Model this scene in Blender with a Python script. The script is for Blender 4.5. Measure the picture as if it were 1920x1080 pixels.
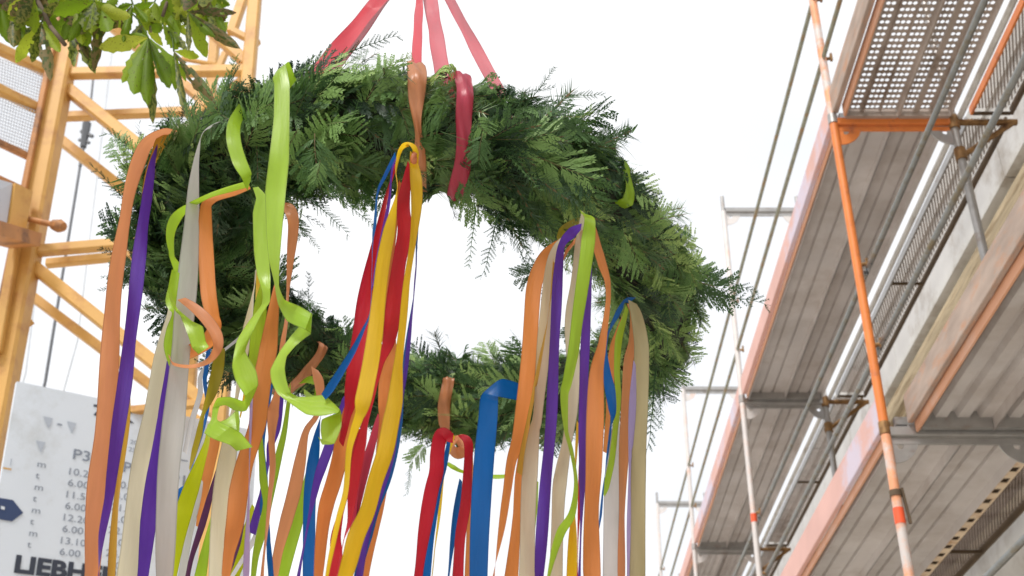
import bpy, math, random
import numpy as np
from mathutils import Vector, Matrix

for o in list(bpy.data.objects):
    bpy.data.objects.remove(o)
S = bpy.context.scene
COL = S.collection
rng = np.random.default_rng(7)
random.seed(11)

# ------------------------------------------------------------ camera, sky, sun, exposure
EYE = np.array([0.0, 0.0, 1.6])
FPX, PITCH, ROLL, YAW = 2221.0, 0.5563, 0.0156, -0.0275
cy, sy = math.cos(YAW), math.sin(YAW)
FW = np.array([sy * math.cos(PITCH), cy * math.cos(PITCH), math.sin(PITCH)])
RT = np.array([cy, -sy, 0.0])
UP = np.cross(RT, FW)
CR = RT * math.cos(ROLL) + UP * math.sin(ROLL)
CU = -RT * math.sin(ROLL) + UP * math.cos(ROLL)

cam = bpy.data.cameras.new('camera')
camo = bpy.data.objects.new('camera', cam)
COL.objects.link(camo)
m = Matrix.Identity(4)
for i in range(3):
    m[i][0], m[i][1], m[i][2], m[i][3] = CR[i], CU[i], -FW[i], EYE[i]
camo.matrix_world = m
cam.sensor_width = 36
cam.lens = 36 * FPX / 1920
cam.clip_start = 0.05
cam.clip_end = 2000
cam.dof.use_dof = True
cam.dof.focus_distance = 1.95
cam.dof.aperture_fstop = 9.0
S.camera = camo

w = bpy.data.worlds.new('World')
S.world = w
w.use_nodes = True
nt = w.node_tree
nt.nodes.clear()
out = nt.nodes.new('ShaderNodeOutputWorld')
sky = nt.nodes.new('ShaderNodeTexSky')
sky.sky_type = 'NISHITA'
sky.sun_disc = False
SUN_EL, SUN_AZ = math.radians(52), math.radians(215)      # high, behind the left shoulder
sky.sun_elevation = SUN_EL
sky.sun_rotation = SUN_AZ
bg1 = nt.nodes.new('ShaderNodeBackground')
bg1.inputs[1].default_value = 0.10
bg2 = nt.nodes.new('ShaderNodeBackground')                 # the bright closed cloud layer
tc = nt.nodes.new('ShaderNodeTexCoord')
nz = nt.nodes.new('ShaderNodeTexNoise')
nz.inputs['Scale'].default_value = 2.2
nz.inputs['Detail'].default_value = 4
rp = nt.nodes.new('ShaderNodeValToRGB')
rp.color_ramp.elements[0].position = 0.4
rp.color_ramp.elements[0].color = (0.83, 0.85, 0.88, 1)
rp.color_ramp.elements[1].position = 0.62
rp.color_ramp.elements[1].color = (1, 1, 1, 1)
nt.links.new(tc.outputs['Generated'], nz.inputs['Vector'])
nt.links.new(nz.outputs['Fac'], rp.inputs['Fac'])
nt.links.new(rp.outputs['Color'], bg2.inputs[0])
bg2.inputs[1].default_value = 0.56
mx = nt.nodes.new('ShaderNodeMixShader')
mx.inputs[0].default_value = 0.93
nt.links.new(sky.outputs[0], bg1.inputs[0])
nt.links.new(bg1.outputs[0], mx.inputs[1])
nt.links.new(bg2.outputs[0], mx.inputs[2])
nt.links.new(mx.outputs[0], out.inputs[0])

sl = bpy.data.lights.new('sun', 'SUN')
sl.energy = 1.3
sl.angle = math.radians(14)
sl.color = (1.0, 0.96, 0.9)
so = bpy.data.objects.new('sun', sl)
COL.objects.link(so)
sd = Vector((math.sin(SUN_AZ) * math.cos(SUN_EL), math.cos(SUN_AZ) * math.cos(SUN_EL), math.sin(SUN_EL)))
so.rotation_euler = sd.to_track_quat('Z', 'Y').to_euler()
S.view_settings.view_transform = 'Standard'
S.view_settings.look = 'None'
S.view_settings.gamma = 1
S.view_settings.use_curve_mapping = False
S.view_settings.exposure = 1.1


# ------------------------------------------------------------ measuring helpers
def ray(x, y):
    return FW + CR * (x - 960) / FPX + CU * (540 - y) / FPX

def PY(x, y, Y):                      # world point seen at (x, y) standing Y metres in front
    d = ray(x, y)
    return EYE + d * (Y / d[1])

def PX(x, y, X):
    d = ray(x, y)
    return EYE + d * (X / d[0])

def proj(P):
    P = np.asarray(P, float) - EYE
    d = P @ FW
    return 960 + FPX * (P @ CR) / d, 540 - FPX * (P @ CU) / d, d

# ------------------------------------------------------------ materials
def lin(c):
    return tuple((v / 255 / 12.92) if v <= 10 else (((v / 255 + 0.055) / 1.055) ** 2.4) for v in c) + (1,)

def mat(name, rgb, rough=0.6, metal=0.0, var=0.12, scale=6.0, dirt=None, bump=0.0, spec=0.5, dirt_scale=3.0, dirt_lo=0.5, dirt_hi=0.68, stretch=None):
    m = bpy.data.materials.new(name)
    m.use_nodes = True
    n = m.node_tree
    b = n.nodes['Principled BSDF']
    b.inputs['Roughness'].default_value = rough
    b.inputs['Metallic'].default_value = metal
    b.inputs['Specular IOR Level'].default_value = spec
    tc = n.nodes.new('ShaderNodeTexCoord')
    mp = n.nodes.new('ShaderNodeMapping')
    if stretch:
        mp.inputs['Scale'].default_value = stretch
    n.links.new(tc.outputs['Object'], mp.inputs['Vector'])
    no = n.nodes.new('ShaderNodeTexNoise')
    no.inputs['Scale'].default_value = scale
    no.inputs['Detail'].default_value = 6
    n.links.new(mp.outputs[0], no.inputs['Vector'])
    r = n.nodes.new('ShaderNodeValToRGB')
    c = lin(rgb)
    r.color_ramp.elements[0].position = 0.3
    r.color_ramp.elements[1].position = 0.7
    r.color_ramp.elements[0].color = tuple(v * (1 - var) for v in c[:3]) + (1,)
    r.color_ramp.elements[1].color = tuple(min(1, v * (1 + var)) for v in c[:3]) + (1,)
    n.links.new(no.outputs['Fac'], r.inputs['Fac'])
    last = r.outputs['Color']
    if dirt:
        n2 = n.nodes.new('ShaderNodeTexNoise')
        n2.inputs['Scale'].default_value = dirt_scale
        n2.inputs['Detail'].default_value = 8
        n2.inputs['Roughness'].default_value = 0.7
        n.links.new(mp.outputs[0], n2.inputs['Vector'])
        r2 = n.nodes.new('ShaderNodeValToRGB')
        r2.color_ramp.elements[0].position = dirt_lo
        r2.color_ramp.elements[1].position = dirt_hi
        n.links.new(n2.outputs['Fac'], r2.inputs['Fac'])
        mxx = n.nodes.new('ShaderNodeMix')
        mxx.data_type = 'RGBA'
        n.links.new(r2.outputs['Color'], mxx.inputs['Factor'])
        n.links.new(last, mxx.inputs['A'])
        mxx.inputs['B'].default_value = lin(dirt)
        last = mxx.outputs['Result']
    n.links.new(last, b.inputs['Base Color'])
    if bump:
        bp = n.nodes.new('ShaderNodeBump')
        bp.inputs['Strength'].default_value = bump
        bp.inputs['Distance'].default_value = 0.01
        n.links.new(no.outputs['Fac'], bp.inputs['Height'])
        n.links.new(bp.outputs[0], b.inputs['Normal'])
    return m

def satin(name, rgb, rough=0.3, trans=0.5, sheer=0.0):
    m = bpy.data.materials.new(name)
    m.use_nodes = True
    n = m.node_tree
    b = n.nodes['Principled BSDF']
    o = n.nodes['Material Output']
    c = lin(rgb)
    b.inputs['Base Color'].default_value = c
    b.inputs['Roughness'].default_value = rough
    b.inputs['Specular IOR Level'].default_value = 0.7
    b.inputs['Anisotropic'].default_value = 0.5
    ue = n.nodes.new('ShaderNodeUVMap')
    se = n.nodes.new('ShaderNodeSeparateXYZ')
    n.links.new(ue.outputs[0], se.inputs[0])
    re_ = n.nodes.new('ShaderNodeValToRGB')
    els = re_.color_ramp.elements
    dk = tuple(v * .72 for v in c[:3]) + (1,)
    els[0].position = .0; els[0].color = dk
    els[1].position = 1.0; els[1].color = dk
    for p_, q_ in ((.035, dk), (.06, c), (.94, c), (.965, dk)):
        e_ = els.new(p_); e_.color = q_
    n.links.new(se.outputs[0], re_.inputs[0])
    # slow change of tone along the length, as dyed satin has
    ml = n.nodes.new('ShaderNodeMapping'); ml.inputs['Scale'].default_value = (.9, .45, 1)
    n.links.new(ue.outputs[0], ml.inputs[0])
    nl = n.nodes.new('ShaderNodeTexNoise'); nl.inputs['Scale'].default_value = 1.0; nl.inputs['Detail'].default_value = 5
    n.links.new(ml.outputs[0], nl.inputs['Vector'])
    mr = n.nodes.new('ShaderNodeMapRange'); mr.inputs['From Min'].default_value = .3; mr.inputs['From Max'].default_value = .7
    mr.inputs['To Min'].default_value = .84; mr.inputs['To Max'].default_value = 1.1
    n.links.new(nl.outputs['Fac'], mr.inputs['Value'])
    hs = n.nodes.new('ShaderNodeHueSaturation')
    n.links.new(mr.outputs[0], hs.inputs['Value'])
    n.links.new(re_.outputs[0], hs.inputs['Color'])
    n.links.new(hs.outputs[0], b.inputs['Base Color'])
    n.links.new(mr.outputs[0], hs.inputs['Value'])
    rr2 = n.nodes.new('ShaderNodeMapRange'); rr2.inputs['To Min'].default_value = rough - .08; rr2.inputs['To Max'].default_value = rough + .22
    n.links.new(nl.outputs['Fac'], rr2.inputs['Value']); n.links.new(rr2.outputs[0], b.inputs['Roughness'])
    t = n.nodes.new('ShaderNodeBsdfTranslucent')
    n.links.new(hs.outputs[0], t.inputs['Color'])
    a = n.nodes.new('ShaderNodeMixShader')
    a.inputs[0].default_value = trans
    n.links.new(b.outputs[0], a.inputs[1])
    n.links.new(t.outputs[0], a.inputs[2])
    last = a
    if sheer:
        tr = n.nodes.new('ShaderNodeBsdfTransparent')
        a2 = n.nodes.new('ShaderNodeMixShader')
        # organza: dense near the selvedges, thin in the middle, with folds
        uv = n.nodes.new('ShaderNodeUVMap')
        sx = n.nodes.new('ShaderNodeSeparateXYZ')
        n.links.new(uv.outputs[0], sx.inputs[0])
        rr = n.nodes.new('ShaderNodeValToRGB')
        rr.color_ramp.elements[0].position = 0.0
        rr.color_ramp.elements[0].color = (0.05, 0.05, 0.05, 1)
        e = rr.color_ramp.elements.new(0.10)
        e.color = (sheer, sheer, sheer, 1)
        e = rr.color_ramp.elements.new(0.90)
        e.color = (sheer, sheer, sheer, 1)
        rr.color_ramp.elements[-1].position = 1.0
        rr.color_ramp.elements[-1].color = (0.05, 0.05, 0.05, 1)
        n.links.new(sx.outputs[0], rr.inputs[0])
        n.links.new(rr.outputs[0], a2.inputs[0])
        n.links.new(a.outputs[0], a2.inputs[1])
        n.links.new(tr.outputs[0], a2.inputs[2])
        last = a2
    n.links.new(last.outputs[0], o.inputs['Surface'])
    # fine weave and lengthwise creases
    uvn = n.nodes.new('ShaderNodeUVMap')
    mp = n.nodes.new('ShaderNodeMapping')
    mp.inputs['Scale'].default_value = (2.6, .9, 1)
    no = n.nodes.new('ShaderNodeTexNoise')
    no.inputs['Scale'].default_value = 1.6
    no.inputs['Detail'].default_value = 3
    n.links.new(uvn.outputs[0], mp.inputs[0])
    n.links.new(mp.outputs[0], no.inputs['Vector'])
    bp = n.nodes.new('ShaderNodeBump')
    bp.inputs['Strength'].default_value = 0.3
    bp.inputs['Distance'].default_value = 0.003
    n.links.new(no.outputs['Fac'], bp.inputs['Height'])
    n.links.new(bp.outputs[0], b.inputs['Normal'])
    return m

def leafy(name, ramp, trans=0.25, attr='tint', spots=None, rough=0.5, spec=0.3):
    m = bpy.data.materials.new(name)
    m.use_nodes = True
    n = m.node_tree
    b = n.nodes['Principled BSDF']
    o = n.nodes['Material Output']
    b.inputs['Roughness'].default_value = rough
    b.inputs['Specular IOR Level'].default_value = spec
    at = n.nodes.new('ShaderNodeAttribute')
    at.attribute_name = attr
    oi = n.nodes.new('ShaderNodeObjectInfo')
    ad = n.nodes.new('ShaderNodeMath')
    ad.operation = 'MULTIPLY_ADD'
    ad.inputs[1].default_value = 0.18
    n.links.new(oi.outputs['Random'], ad.inputs[0])
    n.links.new(at.outputs['Fac'], ad.inputs[2])
    r = n.nodes.new('ShaderNodeValToRGB')
    els = r.color_ramp.elements
    els[0].position = ramp[0][0]; els[0].color = lin(ramp[0][1])
    els[1].position = ramp[-1][0]; els[1].color = lin(ramp[-1][1])
    for p, c in ramp[1:-1]:
        e = els.new(p); e.color = lin(c)
    n.links.new(ad.outputs[0], r.inputs['Fac'])
    last = r.outputs['Color']
    if spots:
        tc = n.nodes.new('ShaderNodeTexCoord')
        no = n.nodes.new('ShaderNodeTexNoise')
        no.inputs['Scale'].default_value = spots[1]
        no.inputs['Detail'].default_value = 5
        n.links.new(tc.outputs['Object'], no.inputs['Vector'])
        r2 = n.nodes.new('ShaderNodeValToRGB')
        r2.color_ramp.elements[0].position = spots[2]
        r2.color_ramp.elements[1].position = spots[2] + 0.05
        n.links.new(no.outputs['Fac'], r2.inputs['Fac'])
        mm = n.nodes.new('ShaderNodeMix')
        mm.data_type = 'RGBA'
        mm.inputs['B'].default_value = lin(spots[0])
        n.links.new(r2.outputs['Color'], mm.inputs['Factor'])
        n.links.new(last, mm.inputs['A'])
        last = mm.outputs['Result']
    n.links.new(last, b.inputs['Base Color'])
    t = n.nodes.new('ShaderNodeBsdfTranslucent')
    n.links.new(last, t.inputs['Color'])
    a = n.nodes.new('ShaderNodeMixShader')
    a.inputs[0].default_value = trans
    n.links.new(b.outputs[0], a.inputs[1])
    n.links.new(t.outputs[0], a.inputs[2])
    n.links.new(a.outputs[0], o.inputs['Surface'])
    return m

# ------------------------------------------------------------ mesh helpers
class MB:
    def __init__(s):
        s.v = []; s.f = []; s.n = 0
    def add(s, v, f):
        v = np.asarray(v, float)
        s.v.append(v)
        s.f += [tuple(i + s.n for i in q) for q in f]
        s.n += len(v)
    def beam(s, a, b, w, h=None, up=(0, 0, 1)):
        h = h or w
        a = np.asarray(a, float); b = np.asarray(b, float)
        d = b - a; d /= np.linalg.norm(d)
        u = np.asarray(up, float)
        if abs(d @ u) > 0.97:
            u = np.array([0., 1., 0.])
        x = np.cross(d, u); x /= np.linalg.norm(x)
        z = np.cross(x, d)
        c = min(w, h) * 0.12                       # small chamfer on the long edges
        pts = [(-w/2 + c, -h/2), (w/2 - c, -h/2), (w/2, -h/2 + c), (w/2, h/2 - c), (w/2 - c, h/2), (-w/2 + c, h/2), (-w/2, h/2 - c), (-w/2, -h/2 + c)]
        vv = [p + x * i + z * j for p in (a, b) for i, j in pts]
        ff = [(k, (k + 1) % 8, 8 + (k + 1) % 8, 8 + k) for k in range(8)] + [tuple(range(7, -1, -1)), tuple(range(8, 16))]
        s.add(vv, ff)
    def tube(s, a, b, r, seg=12, r2=None):
        r2 = r if r2 is None else r2
        a = np.asarray(a, float); b = np.asarray(b, float)
        d = b - a; d /= np.linalg.norm(d)
        u = np.array([0., 0, 1]) if abs(d[2]) < 0.9 else np.array([0., 1, 0])
        x = np.cross(d, u); x /= np.linalg.norm(x)
        z = np.cross(x, d)
        vv = []
        for p, q in ((a, r), (b, r2)):
            for k in range(seg):
                t = 2 * math.pi * k / seg
                vv.append(p + (x * math.cos(t) + z * math.sin(t)) * q)
        ff = [(k, (k + 1) % seg, seg + (k + 1) % seg, seg + k) for k in range(seg)] + [tuple(range(seg - 1, -1, -1)), tuple(range(seg, 2 * seg))]
        s.add(vv, ff)
    def box(s, x0, x1, y0, y1, z0, z1):
        vv = [(x, y, z) for x in (x0, x1) for y in (y0, y1) for z in (z0, z1)]
        s.add(vv, [(0, 1, 3, 2), (4, 6, 7, 5), (0, 4, 5, 1), (2, 3, 7, 6), (0, 2, 6, 4), (1, 5, 7, 3)])
    def path(s, pts, r, seg=8):
        for i in range(len(pts) - 1):
            s.tube(pts[i], pts[i + 1], r, seg)
    def build(s, name, m, parent=None, smooth=False, kind=None):
        me = bpy.data.meshes.new(name)
        me.from_pydata([tuple(p) for p in np.concatenate(s.v)], [], s.f)
        if smooth:
            me.shade_smooth()
        me.materials.append(m)
        return link(name, me, parent, kind)

def link(name, me, parent=None, kind=None):
    o = bpy.data.objects.new(name, me)
    COL.objects.link(o)
    if parent is not None:
        o.parent = parent
        # parents here are unrotated empties/meshes: keep world coordinates
        o.matrix_parent_inverse = parent_world(parent).inverted()
    if kind:
        o['kind'] = kind
    return o

def parent_world(p):
    mw = Matrix.Translation(p.location)
    if p.parent is not None:
        mw = parent_world(p.parent) @ p.matrix_parent_inverse @ mw
    return mw

def thing(name, label, cat, loc=(0, 0, 0), group=None):
    o = bpy.data.objects.new(name, None)
    COL.objects.link(o)
    o.location = tuple(loc)
    tag(o, label, cat, group)
    return o

def tag(o, label, cat, group=None):
    o['label'] = label
    o['category'] = cat
    if group:
        o['group'] = group
    return o

def smooth_by_angle(me, ang=35):
    me.shade_smooth()
    try:
        me.set_sharp_from_angle(angle=math.radians(ang))
    except Exception:
        pass

# ------------------------------------------------------------ the ground
M_ground = mat('ground_gravel', (206, 200, 191), 0.9, scale=0.6, dirt=(176, 168, 156), bump=0.5)
g = MB()
n = 40
xs = np.linspace(-300, 300, n)
vv = [(x, y, 0.0) for x in xs for y in xs]
g.add(vv, [(i * n + j, (i + 1) * n + j, (i + 1) * n + j + 1, i * n + j + 1) for i in range(n - 1) for j in range(n - 1)])
g.build('ground', M_ground, kind='structure')

# ------------------------------------------------------------ the building behind the scaffold
M_wall = mat('pale_render', (200, 197, 191), 0.9, scale=2.5, var=0.10, dirt=(150, 138, 122), bump=0.6, dirt_scale=2.0, dirt_lo=0.52, dirt_hi=0.8)
M_band = mat('white_concrete', (216, 215, 212), 0.85, scale=3, var=0.08, dirt=(168, 158, 146), bump=0.5, dirt_scale=2.6, dirt_lo=0.5, dirt_hi=0.72)
M_timber = mat('pale_timber', (206, 190, 160), 0.8, scale=5, var=0.22, dirt=(150, 128, 98), bump=0.5, stretch=(8, .6, 8))
M_dark = mat('brown_frame', (92, 76, 58), 0.8, scale=5, var=0.2)
bld = thing('building', 'unfinished pale concrete building wall close behind the scaffold with timber window heads', 'building', (6, 12, 0))
WX = 2.95
wm = MB()
# wall between openings; each window opening is a true hole in the wall
wins = [(-1.2, 1.6), (3.2, 5.0), (5.6, 9.9), (12.1, 15.2), (17.4, 20.4), (22, 25)]
Y0B, Y1B = -3.0, 28.0
ztop = 6.15
lv = [(0.9, 2.5), (3.75, ztop)]
def wall_run(z0, z1, holes):
    y = Y0B
    for a, b in holes:
        wm.box(WX, WX + 0.3, y, a, z0, z1)
        y = b
    wm.box(WX, WX + 0.3, y, Y1B, z0, z1)
wall_run(0, 0.9, [])
wall_run(0.9, 3.45, wins)
wall_run(3.45, 4.35, [])
wall_run(4.35, ztop, wins)
wm.box(WX, WX + .3, Y0B, Y1B, ztop + .342, 6.75)
wm.box(WX + .3, 11, Y0B, Y0B + .3, 0, 6.75)
wm.box(WX + .3, 11, Y1B - .3, Y1B, 0, 6.75)
wm.box(10.7, 11, Y0B + .3, Y1B - .3, 0, 6.75)
wm.build('wall', M_wall, bld)
fl = MB()
fl.box(WX + .301, 10.69, Y0B + .301, Y1B - .301, 3.55, 3.75)
fl.build('floor_slab', M_wall, bld)
fl = MB(); fl.box(WX - .02, 11.02, Y0B - .02, Y1B + .02, 6.752, 6.95); fl.build('roof_slab', M_wall, bld)
# the white ring beam cast in lengths, with joints between
y = Y0B
k = 0
while y < Y1B - .1:
    L = min([2.6, 3.4, 3.0][k % 3], Y1B - y)
    b = MB(); b.box(WX - .035, WX + .3, y + .006, y + L - .006, ztop + .003, ztop + .34)
    b.build('concrete_beam', M_band, bld)
    y += L; k += 1
for a, b_ in wins:
    for z0, z1 in ((0.9, 3.45), (4.35, ztop)):
        fr = MB()
        fr.box(WX + .02, WX + .12, a + .002, b_ - .002, z1 - .30, z1 - .13)
        fr.box(WX + .02, WX + .12, a + .002, a + .07, z0 + .052, z1 - .302)
        fr.box(WX + .02, WX + .12, b_ - .07, b_ - .002, z0 + .052, z1 - .302)
        fr.box(WX - .03, WX + .12, a + .002, b_ - .002, z0 - .001, z0 + .05)
        f = fr.build('window_frame', M_timber, bld)
        bt = MB()
        bt.box(WX - .045, WX + .015, a - .1, b_ + .1, z1 - .27, z1 - .12)
        bt.build('timber_batten', M_timber, f)
        bt = MB()
        bt.box(WX + .125, WX + .16, a + .072, b_ - .072, z0 + .06, z1 - .31)
        bt.build('recess_shade_board', M_dark, f)  # dark brown sheet set in the opening to paint the shadow of the recess
# small fixing plugs left in the wall
for yy, zz in ((9.6, 5.45), (10.1, 5.1), (15.2, 5.5), (5.4, 5.3), (9.9, 4.2)):
    b = MB(); b.tube((WX - .03, yy, zz), (WX + .02, yy, zz), .022, 10)
    b.build('anchor_plug', M_dark, bld)

# ------------------------------------------------------------ the scaffold
M_galv = mat('galvanised_steel', (168, 166, 164), 0.42, 0.55, scale=14, var=0.12, dirt=(140, 118, 100), dirt_scale=6, dirt_lo=.56, dirt_hi=.75)
M_galvw = mat('overexposed_galvanised', (214, 208, 205), 0.5, 0.2, scale=10, var=0.08, dirt=(220, 178, 158), dirt_scale=5, dirt_lo=.52, dirt_hi=.72)  # galvanised steel with its overexposed glow put into the pale base colour
M_rail = mat('rail_steel', (132, 134, 132), 0.4, 0.5, scale=20, var=0.15, dirt=(120, 104, 70), dirt_scale=9)
M_raild = mat('dull_green_rail', (140, 140, 122), 0.5, 0.3, scale=20, var=0.2, dirt=(150, 110, 60), dirt_scale=7)
M_orange = mat('orange_lacquer', (222, 128, 62), 0.5, 0.0, scale=8, var=0.1, dirt=(176, 100, 66), dirt_scale=7, dirt_lo=.55, dirt_hi=.7)
M_deck = mat('steel_deck', (204, 198, 195), 0.5, 0.1, scale=2.2, var=0.12, dirt=(182, 172, 165), dirt_scale=2.6, dirt_lo=.45, dirt_hi=.7, bump=.1)
M_alu = mat('dusty_alu_deck', (172, 158, 148), 0.6, 0.1, scale=4, var=0.12, dirt=(112, 92, 74), dirt_scale=3)
M_salmon = mat('salmon_toe_board', (216, 172, 162), 0.7, scale=3, var=0.08, dirt=(206, 194, 208), dirt_scale=.55, dirt_lo=.54, dirt_hi=.60, stretch=(1, .8, 1))
M_wornboard = mat('worn_toe_board', (168, 150, 138), 0.85, scale=5, var=0.2, dirt=(190, 136, 100), dirt_scale=5.5, dirt_lo=.50, dirt_hi=.72, bump=.4, stretch=(3, .8, 3))
M_edge = mat('orange_deck_edge', (214, 158, 124), 0.6, scale=5, var=0.08, dirt=(206, 170, 150), dirt_scale=2.5)
M_strip = mat('cream_strip', (226, 204, 176), .6, scale=6, var=.08, dirt=(190, 150, 110), dirt_scale=8)
M_brass = mat('rusty_coupler', (146, 112, 72), 0.5, 0.5, scale=20, var=0.3, dirt=(90, 60, 40), dirt_scale=14)
M_worn = mat('worn_orange_lacquer', (226, 158, 118), 0.55, 0.05, scale=9, var=.12, dirt=(206, 198, 194), dirt_scale=6, dirt_lo=.46, dirt_hi=.6)
M_red = mat('red_tape', (232, 92, 52), 0.5)

sc = thing('scaffold', 'steel facade scaffold with orange post and ribbed decks running along the building', 'scaffold', (2.08, 9, 0))
XO, XI, YF, BAY = 1.73, 2.43, 5.45, 3.68
Z1, Z2, Z3, ZL0 = 4.14, 6.14, 8.14, 2.14

def part(mb, name, m, parent=sc, smooth=True, kind=None, label=None):
    o = mb.build(name, m, parent, False, kind)
    if smooth:
        smooth_by_angle(o.data)
    if label:
        o['label'] = label
    return o

def gusset(x, y, z, sx, m, parent):
    """rounded corner plate with a hole below the transom"""
    me = MB()
    n = 10
    r = 0.135
    inner = []
    outer = [(0, 0), (1, 0)] + [(math.cos(t), math.sin(t)) for t in np.linspace(0.15, math.pi / 2 - .15, n)] + [(0, 1)]
    pts = []
    for a, b in outer:
        pts.append((a * r, b * r))
    hc = (0.04, 0.04)
    hole = []
    for a, b in pts:
        dx, dz = a - hc[0], b - hc[1]
        l = math.hypot(dx, dz)
        hole.append((hc[0] + dx / l * .021, hc[1] + dz / l * .021))
    N = len(pts)
    V = []
    for yy in (y - .004, y + .004):
        V += [(x + sx * a, yy, z - b) for a, b in pts] + [(x + sx * a, yy, z - b) for a, b in hole]
    F = []
    for k in range(N):
        j = (k + 1) % N
        F += [(k, j, N + j, N + k), (2 * N + k, 3 * N + k, 3 * N + j, 2 * N + j), (k, 2 * N + k, 2 * N + j, j), (N + k, N + j, 3 * N + j, 3 * N + k)]
    me.add(V, F)
    return me.build('gusset_plate', m, parent)

def frame(i, levels, post_mats, base=0.0):
    y = YF + i * BAY
    for (za, zb, mo, mi) in levels:
        for x, m_, outer in ((XO, mo, True), (XI, mi, False)):
            p = MB()
            p.tube((x, y, za + .012), (x, y, zb - .012), .0242, 16)
            po = part(p, 'post', m_)
            c = MB(); c.tube((x, y, za - .01), (x, y, za + .055), .029, 16)
            part(c, 'collar', M_galv if za != Z1 else M_brass, po)
            if outer:
                for h in (.5, 1.0):
                    q = MB()
                    q.tube((x, y, za + h), (x + .055, y - .01, za + h), .011, 8)
                    q.beam((x + .05, y - .01, za + h - .02), (x + .05, y - .01, za + h + .035), .014, .02)
                    part(q, 'rail_hook', M_brass, po)
        t = MB()
        t.beam((XO + .02, y, zb), (XI - .02, y, zb), .045, .05)
        t.beam((XO + .03, y, zb - .05), (XI - .03, y, zb - .05), .012, .03)
        tm = M_orange if mo is M_orange else M_galv
        tr = part(t, 'transom', tm, smooth=False)
        gusset(XO + .02, y, zb - .03, 1, mo if mo is not M_worn and not (i == 0 and zb == Z1) else G, tr)
        gusset(XI - .02, y, zb - .03, -1, mi if mi is not M_orange else M_galv, tr)
        if zb == Z3:
            for x in (XO, XI):
                s_ = MB(); s_.tube((x, y, zb - .012), (x, y, zb + .16), .018, 12)
                part(s_, 'spigot', M_galv)

G, W_, O_ = M_galv, M_galvw, M_orange
frame(-1, [(0.14, ZL0, G, G), (ZL0, Z1, G, G), (Z1, Z2, G, G), (Z2, Z3, G, G)], None)
frame(0, [(0.14, ZL0, G, G), (ZL0, Z1, M_worn, G), (Z1, Z2, O_, G), (Z2, Z3, M_worn, G)], None)
frame(1, [(0.14, ZL0, G, G), (ZL0, Z1, W_, G), (Z1, Z2, W_, G), (Z2, Z3, W_, W_)], None)
for i in (2, 3, 4, 5):
    frame(i, [(0.14, ZL0, G, G), (ZL0, Z1, W_, G), (Z1, Z2, W_, W_), (Z2, Z3, W_, W_)], None)
for i in range(-1, 6):
    for x in (XO, XI):
        b = MB(); b.box(x - .075, x + .075, YF + i * BAY - .075, YF + i * BAY + .075, .002, .012); b.tube((x, YF + i * BAY, .012), (x, YF + i * BAY, .14), .019)
        part(b, 'base_plate', M_galv)
# red tapes on the posts
b = MB(); b.tube((XO, YF, 3.66), (XO, YF, 3.74), .0262, 16); part(b, 'red_tape', M_red)
b = MB(); b.tube((XO, YF + BAY, 5.06), (XO, YF + BAY, 5.13), .0262, 16); part(b, 'red_tape', M_red)
b = MB(); b.tube((XO, YF, 3.80), (XO, YF, 3.83), .03, 16); b.beam((XO + .03, YF - .01, 3.84), (XO + .045, YF - .01, 3.66), .012, .02); part(b, 'wedge_clamp', M_dark)

# guard rails along the outer side
def rail(z, i0, i1, m_, dx=.052):
    for i in range(i0, i1):
        r = MB()
        a = np.array([XO + dx, YF + i * BAY + .03, z]); c = np.array([XO + dx, YF + (i + 1) * BAY - .03, z])
        r.tube(a, c, .0145, 12)
        r.beam(a - (0, .04, 0), a + (0, .05, 0), .008, .045)
        r.beam(c - (0, .05, 0), c + (0, .04, 0), .008, .045)
        part(r, 'guard_rail', m_)
rail(Z1 + .97, -1, 5, M_rail); rail(Z1 + .5, -1, 5, M_rail)
rail(Z2 + 1.0, -1, 5, M_raild, -.0); rail(Z2 + .5, -1, 5, M_raild, -.0)
rail(ZL0 + 1.0, -1, 5, M_rail); rail(ZL0 + .5, -1, 5, M_rail)

def profile_plank(x0, x1, y0, y1, z, prof, m_, name='deck_plank', t=.045):
    """plank extruded along y; prof = [(u 0..1, depth below z)]"""
    me = MB()
    V = []; N = len(prof)
    for yy in (y0, y1):
        for u, d in prof:
            V.append((x0 + (x1 - x0) * u, yy, z - d))
        for u, d in prof:
            V.append((x0 + (x1 - x0) * u, yy, z + .006 - d + .0))
    F = []
    for k in range(N - 1):
        F += [(k, k + 1, 2 * N + k + 1, 2 * N + k), (N + k, 3 * N + k, 3 * N + k + 1, N + k + 1),
              (k, N + k, N + k + 1, k + 1), (2 * N + k, 2 * N + k + 1, 3 * N + k + 1, 3 * N + k)]
    F += [(0, 2 * N, 3 * N, N), (N - 1, 2 * N - 1, 4 * N - 1, 3 * N - 1)]
    me.add(V, F)
    return part(me, name, m_, smooth=False)

# closed steel plank: side flanges, flat fields and narrow raised grooves
P_FLAT = [(0, .06), (.004, .0), (.30, .0), (.315, -.02), (.355, -.02), (.37, 0), (.63, 0), (.645, -.02), (.685, -.02), (.70, 0), (.996, 0), (1, .06)]
P_TRAP = [(0, .06), (.004, .0)]
for k in range(3):
    a = .06 + k * .31
    P_TRAP += [(a, 0), (a + .03, -.034), (a + .12, -.034), (a + .15, 0)]
P_TRAP += [(.996, 0), (1, .06)]
P_RIB = [(0, .06), (.006, .0)]
for k in range(4):
    a = .08 + k * .23
    P_RIB += [(a, 0), (a + .03, -.026), (a + .10, -.026), (a + .13, 0)]
P_RIB += [(.994, 0), (1, .06)]

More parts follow.
